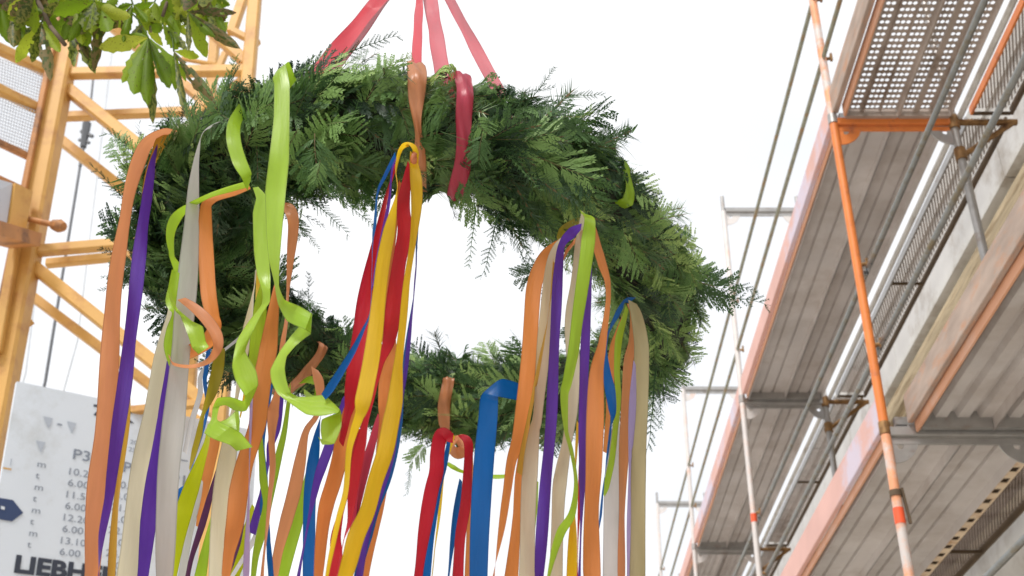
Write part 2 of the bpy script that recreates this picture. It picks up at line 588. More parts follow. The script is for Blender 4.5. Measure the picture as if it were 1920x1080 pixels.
def deck_bay(i, z, prof, m_, x0=1.775, x1=2.395, planks=2):
    y0, y1 = YF + i * BAY + .035, YF + (i + 1) * BAY - .035
    w_ = (x1 - x0) / planks
    for k in range(planks):
        a, b_ = x0 + k * w_ + .004, x0 + (k + 1) * w_ - .004
        o = profile_plank(a, b_, y0, y1, z + .055, prof, m_)
        for yy in (y0, y1):                     # end caps with claws that hook on the transom
            c = MB(); s_ = 1 if yy == y0 else -1
            c.box(a + .004, b_ - .004, min(yy, yy + s_ * .03), max(yy, yy + s_ * .03), z + .0, z + .105)
            for u in (.2, .8):
                xx = a + (b_ - a) * u
                c.box(xx - .02, xx + .02, min(yy - s_ * .05, yy + s_ * .0), max(yy - s_ * .05, yy), z + .026, z + .04)
            part(c, 'end_claw', M_galv, o, smooth=False)

def perforated(x0, x1, y0, y1, z, cols, pitch, hole, m_, name='perforated_plank', parent=sc, ridge=.02, colgap=None):
    """sheet with real round holes in strips, folded ridges between the strips"""
    me = MB()
    V = []; F = []
    idx = {}
    def vert(p):
        V.append(p); return len(V) - 1
    ns = len(cols)
    sw = (x1 - x0) / ns
    n_y = int((y1 - y0) / pitch)
    for s_, c in enumerate(cols):
        a = x0 + s_ * sw
        wide = c * .0285
        m0 = a + (sw - wide) / 2
        # ridge faces either side
        for (p, q) in ((a, m0), (m0 + wide, a + sw)):
            me.add([(p, y0, z), (q, y0, z + ridge * (1 if p == a else 1) * (0 if False else 0)), (q, y1, z), (p, y1, z)], [(0, 1, 2, 3)])
        # ridge box hanging under the field edge, joins neighbouring strips
        if s_ > 0:
            me.box(a - (sw - wide) / 2 + .004, a + (sw - wide) / 2 - .004, y0, y1, z - ridge, z - .001)
        cw = wide / c
        for ci in range(c):
            for r_ in range(n_y):
                cx = m0 + cw * (ci + .5); cyy = y0 + pitch * (r_ + .5)
                hx, hy = cw / 2, pitch / 2
                sq = []
                hl = []
                for k in range(8):
                    t = math.pi / 4 * k
                    c_, s2 = math.cos(t), math.sin(t)
                    mm = max(abs(c_), abs(s2))
                    sq.append((cx + hx * c_ / mm, cyy + hy * s2 / mm, z))
                    hl.append((cx + hole * c_, cyy + hole * s2, z))
                me.add(sq + hl, [(k, (k + 1) % 8, 8 + (k + 1) % 8, 8 + k) for k in range(8)])
    # side flanges
    me.box(x0 - .006, x0 - .0005, y0, y1, z - .05, z + .02)
    me.box(x1 + .0005, x1 + .006, y0, y1, z - .05, z + .02)
    return part(me, name, m_, parent, smooth=False)

# level 2: near bay has perforated planks, the middle bay flat ribbed planks, far bays closely ribbed ones
yn0, yn1 = YF - BAY + .035, YF - .05
perforated(1.80, 2.095, yn0, yn1, Z2 + .055, [2, 3, 3], .046, .0118, M_alu)
perforated(2.108, 2.40, yn0, yn1, Z2 + .055, [3, 2, 3], .046, .0118, M_alu)
for xa, xb in ((1.80, 2.095), (2.108, 2.40)):
    b = MB(); b.box(xa, xb, yn1 + .001, yn1 + .035, Z2 + .01, Z2 + .07)
    part(b, 'end_cap', M_alu, smooth=False)
b = MB(); b.beam((1.787, yn0, Z2 + .05), (1.787, yn1, Z2 + .05), .012, .09); part(b, 'deck_edge', M_edge)
b = MB(); b.beam((1.745, yn0, Z2 + .14), (1.745, YF - .02, Z2 + .14), .035, .17); part(b, 'toe_board', M_wornboard, label='weathered grey toe board')
for i in (0, 1):
    deck_bay(i, Z2, P_FLAT, M_deck)
for i in (2, 3, 4):
    deck_bay(i, Z2, P_RIB, M_deck)
for i in range(0, 5):
    b = MB(); b.beam((1.745, YF + i * BAY + .04, Z2 + .13), (1.745, YF + (i + 1) * BAY - .04, Z2 + .13), .03, .16)
    part(b, 'toe_board', M_salmon, label='salmon painted toe board')
    b = MB(); b.beam((1.768, YF + i * BAY + .04, Z2 + .035), (1.768, YF + (i + 1) * BAY - .04, Z2 + .035), .010, .05)
    part(b, 'deck_edge', M_edge)
# level 1
deck_bay(-1, Z1, P_TRAP, M_deck, 1.89, 2.62)
deck_bay(0, Z1, P_FLAT, M_deck, 1.79, 2.50)
for i in (1, 2, 3, 4):
    deck_bay(i, Z1, P_FLAT, M_deck)
b = MB(); b.beam((1.855, YF - BAY + .04, Z1 + .115), (1.855, YF - .03, Z1 + .115), .028, .15); part(b, 'toe_board', M_wornboard, label='weathered toe board with flaking orange paint')
b = MB(); b.beam((1.880, YF - BAY + .04, Z1 + .02), (1.880, YF - .03, Z1 + .02), .012, .06); part(b, 'deck_edge', M_edge)
for i in range(0, 5):
    b = MB(); b.beam((1.745, YF + i * BAY + .04, Z1 + .14), (1.745, YF + (i + 1) * BAY - .04, Z1 + .14), .03, .18)
    part(b, 'toe_board', M_salmon, label='salmon painted toe board')
    b = MB(); b.beam((1.772, YF + i * BAY + .04, Z1 + .03), (1.772, YF + (i + 1) * BAY - .04, Z1 + .03), .014, .055)
    part(b, 'deck_edge', M_edge)
# slotted edge strip of the level 1 deck
st = MB()
y0, y1 = YF + .05, YF + BAY - .05
x_, zc = 2.53, Z1 + .01
st.box(x_ - .034, x_ - .0205, y0, y1, zc - .005, zc); st.box(x_ + .0205, x_ + .034, y0, y1, zc - .005, zc)
yy = y0
while yy < y1 - .2:
    st.box(x_ - .0204, x_ + .0204, yy, yy + .085, zc - .005, zc)
    yy += .15
bk = MB(); bk.box(x_ - .03, x_ + .03, y0, y1, zc + .012, zc + .016); part(bk, 'strip_backing', M_dark, smooth=False)
part(st, 'slotted_strip', M_strip, smooth=False)

# inner console decks of expanded metal, with brackets at each frame
def expanded(x0, x1, y0, y1, z, name='grating'):
    me = MB()
    nx = 11
    cw = (x1 - x0) / nx
    ch = .026
    n_y = int((y1 - y0) / ch)
    for r_ in range(n_y):
        for c in range(nx):
            off = .5 * cw if r_ % 2 else 0
            a = x0 + c * cw + off
            if a + cw > x1 + .001:
                continue
            yy = y0 + r_ * ch
            # each diamond cell: two slanted strands twisted out of plane
            m_ = a + cw / 2
            for (p, q, s_) in (((a, yy), (m_, yy + ch), 1), ((a + cw, yy), (m_, yy + ch), -1)):
                t = .0050
                me.add([(p[0] - t, p[1], z), (p[0] + t, p[1], z + .008), (q[0] + t, q[1], z + .008), (q[0] - t, q[1], z)], [(0, 1, 2, 3)])
            me.add([(a + cw * .12, yy - .004, z + .002), (a + cw * .88, yy - .004, z + .002), (a + cw * .88, yy + .006, z + .010), (a + cw * .12, yy + .006, z + .012)], [(0, 1, 2, 3)])
    o = part(me, name, M_alu, smooth=False, kind='stuff')
    return o
for z in (Z2, Z1):
    for i in range(-1, 4):
        ya, yb = YF + i * BAY + .04, YF + (i + 1) * BAY - .04
        xa, xb = (2.53, 2.765)
        if z == Z1 and i == 0:
            xa, xb = 2.58, 2.80
        if z == Z1 and i == -1:
            continue
        expanded(xa + .012, xb - .012, ya, yb, z + .06)
        em = M_orange if (i == -1) else (M_dark if z == Z1 else M_galv)
        for x in (xa, xb):
            b = MB(); b.beam((x, ya, z + .05), (x, yb, z + .05), .014, .055); part(b, 'console_rail', em if x == xa else M_dark)
        nn = 2
        for k in range(nn + 1):
            yy = ya + (yb - ya) * k / nn
            b = MB(); b.beam((xa + .008, yy, z + .035), (xb - .008, yy, z + .035), .014, .02); part(b, 'cross_rib', M_dark, smooth=False)
        b = MB()
        yb2 = YF + (i + 1) * BAY
        b.tube((XI + .02, yb2, z), (2.80, yb2, z), .02, 12)
        b.tube((2.77, yb2, z - .01), (XI + .02, yb2, z - .24), .017, 12)
        b.tube((XI, yb2, z - .28), (XI, yb2, z - .2), .034, 14)
        b.tube((XI, yb2, z - .05), (XI, yb2, z + .04), .034, 14)
        part(b, 'console_bracket', M_brass)
# long pale tube between deck and console and the inner ledger tube, lower right tube
b = MB(); b.tube((2.47, YF - BAY, Z2 + .03), (2.47, YF + 4 * BAY, Z2 + .03), .019, 12); part(b, 'ledger_tube', M_band)
b = MB(); b.tube((2.72, YF - BAY, Z1 - .62), (2.72, YF + 2 * BAY, Z1 - .62), .024, 12); part(b, 'ledger_tube', M_galv)

# ------------------------------------------------------------ the crane mast at the left
M_crane = mat('crane_yellow', (210, 162, 86), 0.5, scale=3, var=0.08, dirt=(176, 118, 62), dirt_scale=5, dirt_lo=.5, dirt_hi=.75)
M_craned = mat('worn_crane_yellow', (190, 132, 78), 0.6, scale=6, var=0.15, dirt=(120, 84, 60), dirt_scale=5)
M_panel = mat('grey_panel', (196, 202, 212), 0.6, scale=2, var=.04)
M_rope = mat('steel_rope', (96, 98, 102), 0.5, .3)
M_ropep = mat('pale_rope', (196, 200, 204), 0.6)
cr = thing('crane_mast', 'yellow lattice crane mast with diagonal braces and a ladder cage at the left', 'crane', (-3.2, 6.4, 0))
def bar(x0, y0, Ya, x1, y1, Yb, w_, name='brace', m_=M_crane, h=None, ext=0):
    a, b_ = PY(x0, y0, Ya), PY(x1, y1, Yb)
    d = (b_ - a) / np.linalg.norm(b_ - a)
    w_ *= .9
    mb = MB(); mb.beam(a - d * ext, b_ + d * ext, w_, h or w_)
    return part(mb, name, m_, cr)
def to_ground(p, q, w_, m_=M_crane, name='mast_leg', down=True):
    """leg through p (upper) and q (lower) carried down to the ground"""
    p = np.array(p); q = np.array(q)
    d = q - p
    g_ = q + d * ((q[2] - 0.0) / -d[2])
    u_ = p - d * 1.3
    mb = MB(); mb.beam(u_, g_, w_, w_, up=(0, 1, 0))
    return part(mb, name, m_, cr)
to_ground(PY(120, 110, 6), PY(0, 745, 6), .145)
to_ground(PY(478, 0, 6), PY(462, 190, 6), .085)
to_ground(PY(408, 0, 6.9), PY(394, 195, 6.9), .075)
to_ground(PY(100, 130, 6.12), PY(28, 470, 6.12), .06, M_craned, 'mast_flange')
to_ground(PY(86, 150, 5.9), PY(46, 350, 5.9), .035, M_craned, 'mast_flange')
bar(128, 138, 6, 466, 132, 6, .078, 'cross_bar')
bar(112, 219, 6.45, 400, 207, 6.45, .068, 'cross_bar')
bar(128, 168, 6.02, 455, 432, 6.02, .088)
bar(108, 258, 6.45, 350, 448, 6.45, .075)
bar(64, 471, 6, 455, 438, 6, .072, 'cross_bar')
bar(88, 494, 6.45, 420, 462, 6.45, .062, 'cross_bar')
bar(62, 499, 6.02, 420, 786, 6.02, .082)
bar(50, 548, 6.45, 400, 812, 6.45, .065)
bar(225, 772, 6.0, 420, 752, 6.0, .05, 'cross_bar')
bar(150, 2, 6.5, 402, 205, 6.5, .075)
bar(375, 38, 6.02, 462, 118, 6.02, .085)
bar(462, -20, 6.3, 434, 62, 6.3, .075)
bar(436, 58, 6.25, 484, 82, 6.25, .055)
bar(422, 100, 6.5, 392, 172, 6.5, .05)
bar(460, 148, 6.1, 384, 208, 6.4, .07)
bar(448, 160, 6.3, 410, 300, 6.3, .05)
bar(340, 110, 6.5, 440, 128, 6.6, .03)
bar(0, 640, 6.4, 60, 600, 6.4, .05)
b = MB(); p = PY(391, 200, 6.38)
b.box(p[0] - .1, p[0] + .1, p[1] - .012, p[1] + .012, p[2] - .09, p[2] + .1)
part(b, 'node_plate', M_crane, cr)
# ladder cage going towards the left and the viewer
for (ya, yb, w_) in ((92, 134, .075), (166, 206, .07), (268, 297, .045), (338, 360, .045)):
    bar(-160, ya - 75, 5.2, 88 - (yb - 134) * .17, yb, 5.95, w_, 'cage_bar', M_craned if ya > 260 else M_crane)
def wire_mesh(q, nu, nv, r=.0028):
    mb = MB()
    q = [np.array(v) for v in q]
    for k in range(nu + 1):
        u = k / nu
        mb.tube(q[0] * (1 - u) + q[1] * u, q[3] * (1 - u) + q[2] * u, r, 3)
    for k in range(nv + 1):
        v = k / nv
        mb.tube(q[0] * (1 - v) + q[3] * v, q[1] * (1 - v) + q[2] * v, r, 3)
    return mb
mb = wire_mesh([PY(-100, 75, 5.45), PY(84, 140, 5.93), PY(76, 196, 5.93), PY(-100, 130, 5.45)], 34, 10)
mb.build('wire_mesh', M_panel, cr)
mb = wire_mesh([PY(-100, 145, 5.45), PY(74, 210, 5.93), PY(56, 290, 5.93), PY(-100, 232, 5.45)], 32, 14)
mb.build('wire_mesh', M_panel, cr)
def slab(px, Ya, th, name, m_):
    a = [PY(x, y, Y) for (x, y), Y in zip(px, Ya)]
    n_ = np.cross(a[1] - a[0], a[3] - a[0]); n_ /= np.linalg.norm(n_)
    mb = MB(); mb.add(a + [v - n_ * th for v in a], [(0, 1, 2, 3), (7, 6, 5, 4), (0, 4, 5, 1), (1, 5, 6, 2), (2, 6, 7, 3), (3, 7, 4, 0)])
    return part(mb, name, m_, cr, smooth=False)
slab([(17, 348), (50, 364), (36, 440), (6, 424)], [5.75, 5.88, 5.88, 5.75], .05, 'cage_panel', M_crane)
slab([(-90, 318), (16, 347), (5, 424), (-90, 400)], [5.3, 5.74, 5.74, 5.3], .03, 'grey_panel', M_panel)
slab([(-60, 418), (24, 442), (19, 466), (-66, 444)], [5.35, 5.85, 5.85, 5.35], .18, 'cage_box', M_craned)
bar(34, 436, 5.9, -6, 660, 5.9, .06, 'cage_bar', M_crane)
pg = MB()
a, b_ = PY(50, 410, 5.9), PY(100, 421, 5.85)
pg.tube(a, b_, .018, 10); d = (b_ - a) / np.linalg.norm(b_ - a); pg.tube(b_, b_ + d * .05, .032, 10, .042); pg.tube(b_ + d * .05, b_ + d * .085, .042, 10, .028)
part(pg, 'peg', M_craned, cr)

# hoist ropes far behind the mast
rt = thing('hoist_rope', 'thin dark steel crane rope with a small hook block, hanging behind the mast', 'crane rope', PY(160, 250, 10))
mb = MB(); mb.tube(PY(196, -60, 10), PY(166, 232, 10), .013, 6); mb.build('rope', M_rope, rt)
mb = MB(); mb.tube(PY(150, 312, 10), PY(85, 715, 10), .016, 6); mb.tube(PY(85, 715, 10), np.array([PY(60, 870, 10)[0], 10, .0]), .016, 6); mb.build('rope', M_rope, rt)
mb = MB(); a, b_ = PY(163, 232, 10), PY(156, 276, 10)
mb.tube(a, b_, .05, 8, .035); mb.beam(PY(152, 246, 10), PY(174, 256, 10), .035); mb.beam(PY(148, 262, 10), PY(168, 268, 10), .03); mb.tube(b_, PY(150, 312, 10), .02, 6)
mb.build('hook_block', M_rope, rt)
for k, (x0, y0, x1, y1) in enumerate([(122, 120, 48, 700), (215, 60, 145, 640)]):
    mb = MB(); mb.tube(PY(x0 + 18, y0 - 160, 12), PY(x1, y1, 12), .010, 6)
    q = PY(x1, y1, 12); mb.tube(q, (q[0] - .3, 12, 0), .010, 6)
    tag(mb.build('crane_rope', M_ropep), ['faint pale rope seen just right of the thick mast leg', 'faint pale rope further right of the hook block'][k], 'crane rope', 'pale ropes behind the crane mast')

# ------------------------------------------------------------ the load chart board
BY = 5.6
TL = PY(32, 715, BY)
best = None
for az in np.radians(np.arange(20, 89, .5)):
    for tb in np.radians(np.arange(-12, 12, .5)):
        h = np.array([math.sin(az), math.cos(az), 0.]); zz = np.array([0, 0, 1.])
        u_ = h * math.cos(tb) + zz * math.sin(tb); d_ = -zz * math.cos(tb) + h * math.sin(tb)
        a = proj(TL + u_ * .6); b_ = proj(TL + d_ * .6)
        s1 = (a[1] - 715) / (a[0] - 32); s2 = (b_[0] - 32) / (b_[1] - 715)
        e = (s1 - .205) ** 2 + (s2 + .172) ** 2
        if best is None or e < best[0]:
            best = (e, u_, d_)
BU, BD = best[1], best[2]
BN = np.cross(BU, BD); BN /= np.linalg.norm(BN)       # towards the back
if BN[1] < 0:
    BN = -BN
M_board = mat('board_white', (214, 221, 230), 0.45, scale=2, var=.03, dirt=(190, 194, 196), dirt_scale=3.5, dirt_lo=.52, dirt_hi=.8)
M_ink = mat('board_ink', (52, 58, 72), 0.6, var=.03)
M_inkp = mat('board_ink_pale', (128, 136, 150), 0.6, var=.03)
M_inkf = mat('board_ink_faint', (176, 184, 196), 0.6, var=.03)
M_blue = mat('board_arrow', (48, 66, 104), 0.6, var=.03)
bd = thing('load_chart_board', 'large pale board with crane load figures and dark maker lettering, at the lower left', 'sign board', (TL[0] + .6, TL[1] + .4, 0))
bw, bh = 1.40, 1.55
mb = MB()
Ppt = [TL, TL + BU * bw, TL + BU * bw + BD * bh, TL + BD * bh]
mb.add(Ppt + [v + BN * .03 for v in Ppt], [(0, 1, 2, 3), (7, 6, 5, 4), (0, 4, 5, 1), (1, 5, 6, 2), (2, 6, 7, 3), (3, 7, 4, 0)])
part(mb, 'panel', M_board, bd, smooth=False)
for k in (.2, 1.2):
    q = TL + BU * k + BD * .2 + BN * .06
    mb = MB(); mb.beam(q, (q[0] - .05, q[1], 0), .05)
    part(mb, 'support_post', M_crane, bd)
def board_pt(x, y):
    d = ray(x, y); t = ((TL - EYE) @ BN) / (d @ BN)
    return EYE + d * t
def text(s, x, y, hpx, m_=M_ink, wide=1.0, bold=0.0, align='LEFT'):
    """printed line; (x, y) = lower left corner of the first character"""
    p = board_pt(x, y)
    q = board_pt(x, y - hpx)
    h = np.linalg.norm(p - q)
    cu = bpy.data.curves.new('t', 'FONT')
    cu.body = s
    cu.size = 1.0
    cu.offset = bold
    cu.align_x = align
    cu.resolution_u = 3
    o = bpy.data.objects.new('t', cu)
    COL.objects.link(o)
    bpy.context.view_layer.update()
    me = bpy.data.meshes.new_from_object(o.evaluated_get(bpy.context.evaluated_depsgraph_get()))
    bpy.data.objects.remove(o)
    k = h / .70
    vs = np.array([v.co[:] for v in me.vertices])
    W3 = p[None] + vs[:, :1] * k * wide * BU[None] - vs[:, 1:2] * k * BD[None] - BN[None] * .004
    for v, c in zip(me.vertices, W3):
        v.co = c
    me.name = 'lettering'
    me.materials.clear(); me.materials.append(m_)
    for pl in me.polygons:
        pl.material_index = 0
    return link('lettering', me, bd)
text('71K', 172, 778, 20, M_ink, 1.55, .03)
text('P3', 134, 860, 19, M_inkp, 1.25, .01)
text('P2', 228, 884, 19, M_inkp, 1.25, .01)
text('P1', 318, 906, 19, M_inkp, 1.25, .01)
rows = ['10.20', '6.00', '11.50', '6.00', '12.20', '6.00', '13.10', '6.00']
rows2 = ['20.00', '3.00', '21.70', '3.00', '22.90', '3.00', '24.50', '3.00']
for i, (a_, b2) in enumerate(zip(rows, rows2)):
    yy = 889 + i * 21.6
    xx = 124 - i * 2.6
    text(a_, xx + (4 if len(a_) < 5 else 0), yy, 13, M_inkp, 1.25)
    text(b2, xx + 88 + (4 if len(b2) < 5 else 0), yy + 24, 13, M_inkp, 1.25)
    text('m' if i % 2 == 0 else 't', 68 - i * 2.6, yy - 14, 12, M_inkp, 1.3)
text('LIEBHERR', 24, 1072, 31, M_ink, 1.22, .045)
text('20 m', 243, 832, 8, M_inkp, 1.2); text('25 m', 240, 846, 8, M_inkp, 1.2)
def flat(pts, m_, name='printed_mark', lift=.004):
    V = [board_pt(x, y) - BN * lift for x, y in pts]
    mb = MB(); mb.add(V, [tuple(range(len(V)))]); return mb.build(name, m_, bd)
flat([(0, 934), (24, 938), (43, 962), (22, 978), (0, 974), (-40, 968), (-60, 945), (-40, 928)], M_blue, 'arrow')
flat([(1, 949), (8, 951), (8, 957), (1, 955)], M_board, 'printed_mark', .007)
for cx, cy_ in ((90, 790), (134, 799), (76, 835)):
    flat([(cx - 9, cy_ - 9), (cx + 9, cy_ - 5), (cx, cy_ + 14)], M_inkf)
flat([(107, 794), (116, 796), (116, 799), (107, 797)], M_inkp)
flat([(20, 860), (22, 860.5), (20, 874), (18, 873.5)], M_inkf)
flat([(5, 876), (21, 879), (21, 882), (5, 879)], M_crane)
flat([(328, 860), (352, 864), (352, 866), (328, 862)], M_inkp)

# ------------------------------------------------------------ the wreath
PL_, PR_ = PY(372, 478, 2.0), PY(1226, 590, 2.0)
PN_, PF_ = PY(800, 262, 1.51), PY(855, 784, 2.49)
WC = (PL_ + PR_) / 2
RW = np.linalg.norm(PR_ - PL_) / 2
WU = (PR_ - PL_) / 2 / RW
WV = (PF_ - PN_) / np.linalg.norm(PF_ - PN_)
WV = WV - WU * (WV @ WU); WV /= np.linalg.norm(WV)
WN = np.cross(WU, WV)
WN = WN if WN[2] > 0 else -WN
def ringc(t):
    return WC + (WU * math.cos(t) + WV * math.sin(t)) * RW
def rframe(t):
    r_ = WU * math.cos(t) + WV * math.sin(t)
    tg = -WU * math.sin(t) + WV * math.cos(t)
    return ringc(t), r_, tg
def t_for(x, far=False, mode=None):
    ts = np.linspace(.05, math.pi - .05, 400) if far else np.linspace(-math.pi + .05, -.05, 400)
    return min(ts, key=lambda t: abs(proj(ringc(t))[0] - x))
TUBE = .088

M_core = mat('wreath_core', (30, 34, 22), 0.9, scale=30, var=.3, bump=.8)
M_thuja = leafy('thuja_green', [(0, (34, 54, 40)), (.28, (54, 84, 52)), (.52, (86, 122, 64)), (.76, (124, 158, 88)), (1, (168, 196, 116))], .32, rough=.5, spec=.4)
M_fir = leafy('needle_green', [(0, (48, 74, 54)), (.5, (76, 106, 68)), (1, (116, 142, 90))], .2, rough=.45, spec=.45)
M_stem = mat('twig_brown', (112, 92, 62), .8)
wr = thing('wreath', 'large round evergreen wreath of thuja and fir sprigs hanging level from red straps', 'wreath', WC)
mb = MB()
NT, NP = 96, 14
V = []
for i in range(NT):
    t = 2 * math.pi * i / NT
    c, r_, tg = rframe(t)
    for j in range(NP):
        ph = 2 * math.pi * j / NP
        V.append(c + (r_ * math.cos(ph) + WN * math.sin(ph)) * (TUBE * .82))
mb.add(V, [(i * NP + j, ((i + 1) % NT) * NP + j, ((i + 1) % NT) * NP + (j + 1) % NP, i * NP + (j + 1) % NP) for i in range(NT) for j in range(NP)])
mb.build('core', M_core, wr, smooth=True)

def thuja(L, seed):
    """flat pinnate spray along +x in the xy plane, arching down in z; arrays of verts / tris"""
    r = np.random.default_rng(seed)
    V = []; T = []
    def tri(a, b, c):
        k = len(V); V.extend([a, b, c]); T.append((k, k + 1, k + 2))
    bend = r.uniform(-.25, .25); droop = r.uniform(.3, 1.0)
    def warp(p):
        x, y, z = p
        return np.array([x, y + bend * x * x / L, z - droop * x * x / L * .35 - abs(y) * .35])
    n = int(r.integers(10, 13))
    sw = L * .008
    pts = [np.array([L * k / 8, 0, 0.]) for k in range(9)]
    for k in range(8):
        a, b = pts[k], pts[k + 1]
        wa = sw * (1 - k / 9); wb = sw * (1 - (k + 1) / 9)
        tri(a + (0, wa, 0), a - (0, wa, 0), b)
        tri(a + (0, wa, 0), b, b + (0, wb, 0))
    for k in range(n):
        u = .10 + .86 * k / n
        side = 1 if k % 2 else -1
        for s in (side, -side) if r.random() < .75 else (side,):
            bl = L * (.48 * math.sin(math.pi * min(1, (u * .80 + .22))) * r.uniform(.7, 1.1) + .05)
            ang = math.radians(r.uniform(36, 52))
            o = np.array([L * u, 0, 0.]); d = np.array([math.cos(ang), s * math.sin(ang), r.uniform(-.12, .12)])
            e = np.array([-d[1], d[0], 0])
            bw = L * .006
            tri(o + e * bw, o - e * bw, o + d * bl)
            m = max(3, int(bl / (L * .042)))
            for q in range(m):
                f = (q + .7) / m
                c0 = o + d * bl * f * .97
                ll = L * .165 * (1 - .62 * f) * (.55 + .45 * math.sin(math.pi * min(1, u + .25))) * r.uniform(.7, 1.15)
                for s2 in (1, -1):
                    a2 = ang * s + s2 * math.radians(r.uniform(16, 30))
                    dd = np.array([math.cos(a2), math.sin(a2), r.uniform(-.25, .25)])
                    ee = np.array([-dd[1], dd[0], 0]) * L * .0115
                    k0 = len(V)
                    V.extend([c0 - dd * L * .008, c0 + dd * ll * .38 + ee, c0 + dd * ll, c0 + dd * ll * .38 - ee])
                    T.append((k0, k0 + 1, k0 + 2)); T.append((k0, k0 + 2, k0 + 3))
    return np.array([warp(v) for v in V]), np.array(T)

def fir(L, seed):
    r = np.random.default_rng(seed)
    V = []; T = []
    n = 78
    for k in range(n):
        u = (k + .5) / n
        a = r.uniform(0, 2 * math.pi)
        c = np.array([L * (u * .92), 0, 0.])
        fwd = r.uniform(.55, 1.0)
        d = np.array([fwd, math.cos(a), math.sin(a) * .55]); d /= np.linalg.norm(d)
        ln = L * r.uniform(.28, .40) * (1 - .25 * u)
        e = np.cross(d, [0, .2, 1]); e = e / np.linalg.norm(e) * .0009
        k0 = len(V)
        V.extend([c + e, c - e, c + d * ln + (0, 0, -.004)]); T.append((k0, k0 + 1, k0 + 2))
    for k in range(6):
        a = np.array([L * k / 6, 0, 0]); b = np.array([L * (k + 1) / 6, 0, 0]); k0 = len(V)
        V.extend([a + (0, .0022, 0), a - (0, .0022, 0), b]); T.append((k0, k0 + 1, k0 + 2))
    return np.array(V), np.array(T)

def wisp(L, seed):
    """long thin drooping shoot with short feathery side twigs"""
    r = np.random.default_rng(seed)
    V = []; T = []
    def tri(a, b, c):
        k = len(V); V.extend([a, b, c]); T.append((k, k + 1, k + 2))
    P = np.array([0., 0, 0]); d = np.array([1., 0, 0])
    N = 15
    for k in range(N):
        d = d + np.array([0, r.uniform(-.10, .10), r.uniform(-.10, .06)]); d /= np.linalg.norm(d)
        Q = P + d * L / N
        e = np.array([-d[1], d[0], 0]) * .0011 * (1.15 - k / N)
        tri(P + e, P - e, Q - e); tri(P + e, Q - e, Q + e)
        for s in (1, -1):
            if k < 2 or r.random() > .85:
                continue
            a = math.radians(r.uniform(28, 46)) * s
            dd = np.array([d[0] * math.cos(a) - d[1] * math.sin(a), d[0] * math.sin(a) + d[1] * math.cos(a), r.uniform(-.25, .2)])
            bl = L * r.uniform(.06, .20) * (1.1 - .6 * k / N)
            ee = np.array([-dd[1], dd[0], 0]) * .0006
            tri(P + ee, P - ee, P + dd * bl)
            m = max(2, int(bl / .0035))
            for q in range(m):
                c0 = P + dd * bl * (q + .5) / m
                for s2 in (1, -1):
                    a2 = math.radians(r.uniform(22, 38)) * s2
                    de = np.array([dd[0] * math.cos(a2) - dd[1] * math.sin(a2), dd[0] * math.sin(a2) + dd[1] * math.cos(a2), r.uniform(-.3, .3)])
                    ln = .0062 * (1.1 - .6 * q / m)
                    w_ = np.array([-de[1], de[0], 0]) * .0007
                    tri(c0 + w_, c0 - w_, c0 + de * ln)
        P = Q
    return np.array(V), np.array(T)

protos = []
for k in range(10):
    protos.append((*thuja(1.0, 100 + k), 'thuja', rng.uniform(.1, .75)))
for k in range(4):
    protos.append((*fir(.12, 200 + k), 'fir', rng.uniform(.1, .8)))
for k in range(4):
    protos.append((*wisp(.15, 300 + k), 'wisp', rng.uniform(.0, .4)))
protos = [(v if kd != 'thuja' else v, T, kd, tt) for (v, T, kd, tt) in protos]

bands = [  # x in the photo, far strand?, half width, radius, colour, label
    (783, False, .0150, 'salmon'), (855, False, .0135, 'pink'), (1105, False, .011, 'lime'), (853, True, .0145, 'salmon'), (563, True, .012, 'salmon'), (697, True, .012, 'red')]
band_t = [t_for(b[0], b[1]) for b in bands]

def mesh_from_arrays(name, V, T, mats, matidx=None, tint=None):
    me = bpy.data.meshes.new(name)
    me.vertices.add(len(V)); me.vertices.foreach_set('co', V.astype(np.float32).ravel())
    me.loops.add(len(T) * 3); me.loops.foreach_set('vertex_index', T.astype(np.int32).ravel())
    me.polygons.add(len(T)); me.polygons.foreach_set('loop_start', np.arange(0, len(T) * 3, 3, dtype=np.int32))
    for m_ in mats:
        me.materials.append(m_)
    if matidx is not None:
        me.polygons.foreach_set('material_index', matidx.astype(np.int32))
    if tint is not None:
        at = me.attributes.new('tint', 'FLOAT', 'POINT')
        at.data.foreach_set('value', tint.astype(np.float32))
    me.update(calc_edges=True)
    return me

def stem_idx(T, kd):
    a = np.full(len(T), 1 if kd == 'fir' else 0)
    if kd == 'thuja': a[:16] = 2
    if kd == 'fir': a[-6:] = 2
    return a
proto_me = []
for v, T, kd, tt in protos:
    proto_me.append(mesh_from_arrays('sprig', v, T, [M_thuja, M_fir, M_stem], stem_idx(T, kd), np.full(len(v), tt)))

def basis(xd, zd):
    x = xd / np.linalg.norm(xd)
    y = np.cross(zd, x); y /= np.linalg.norm(y)
    z = np.cross(x, y)
    return np.stack([x, y, z], 1)

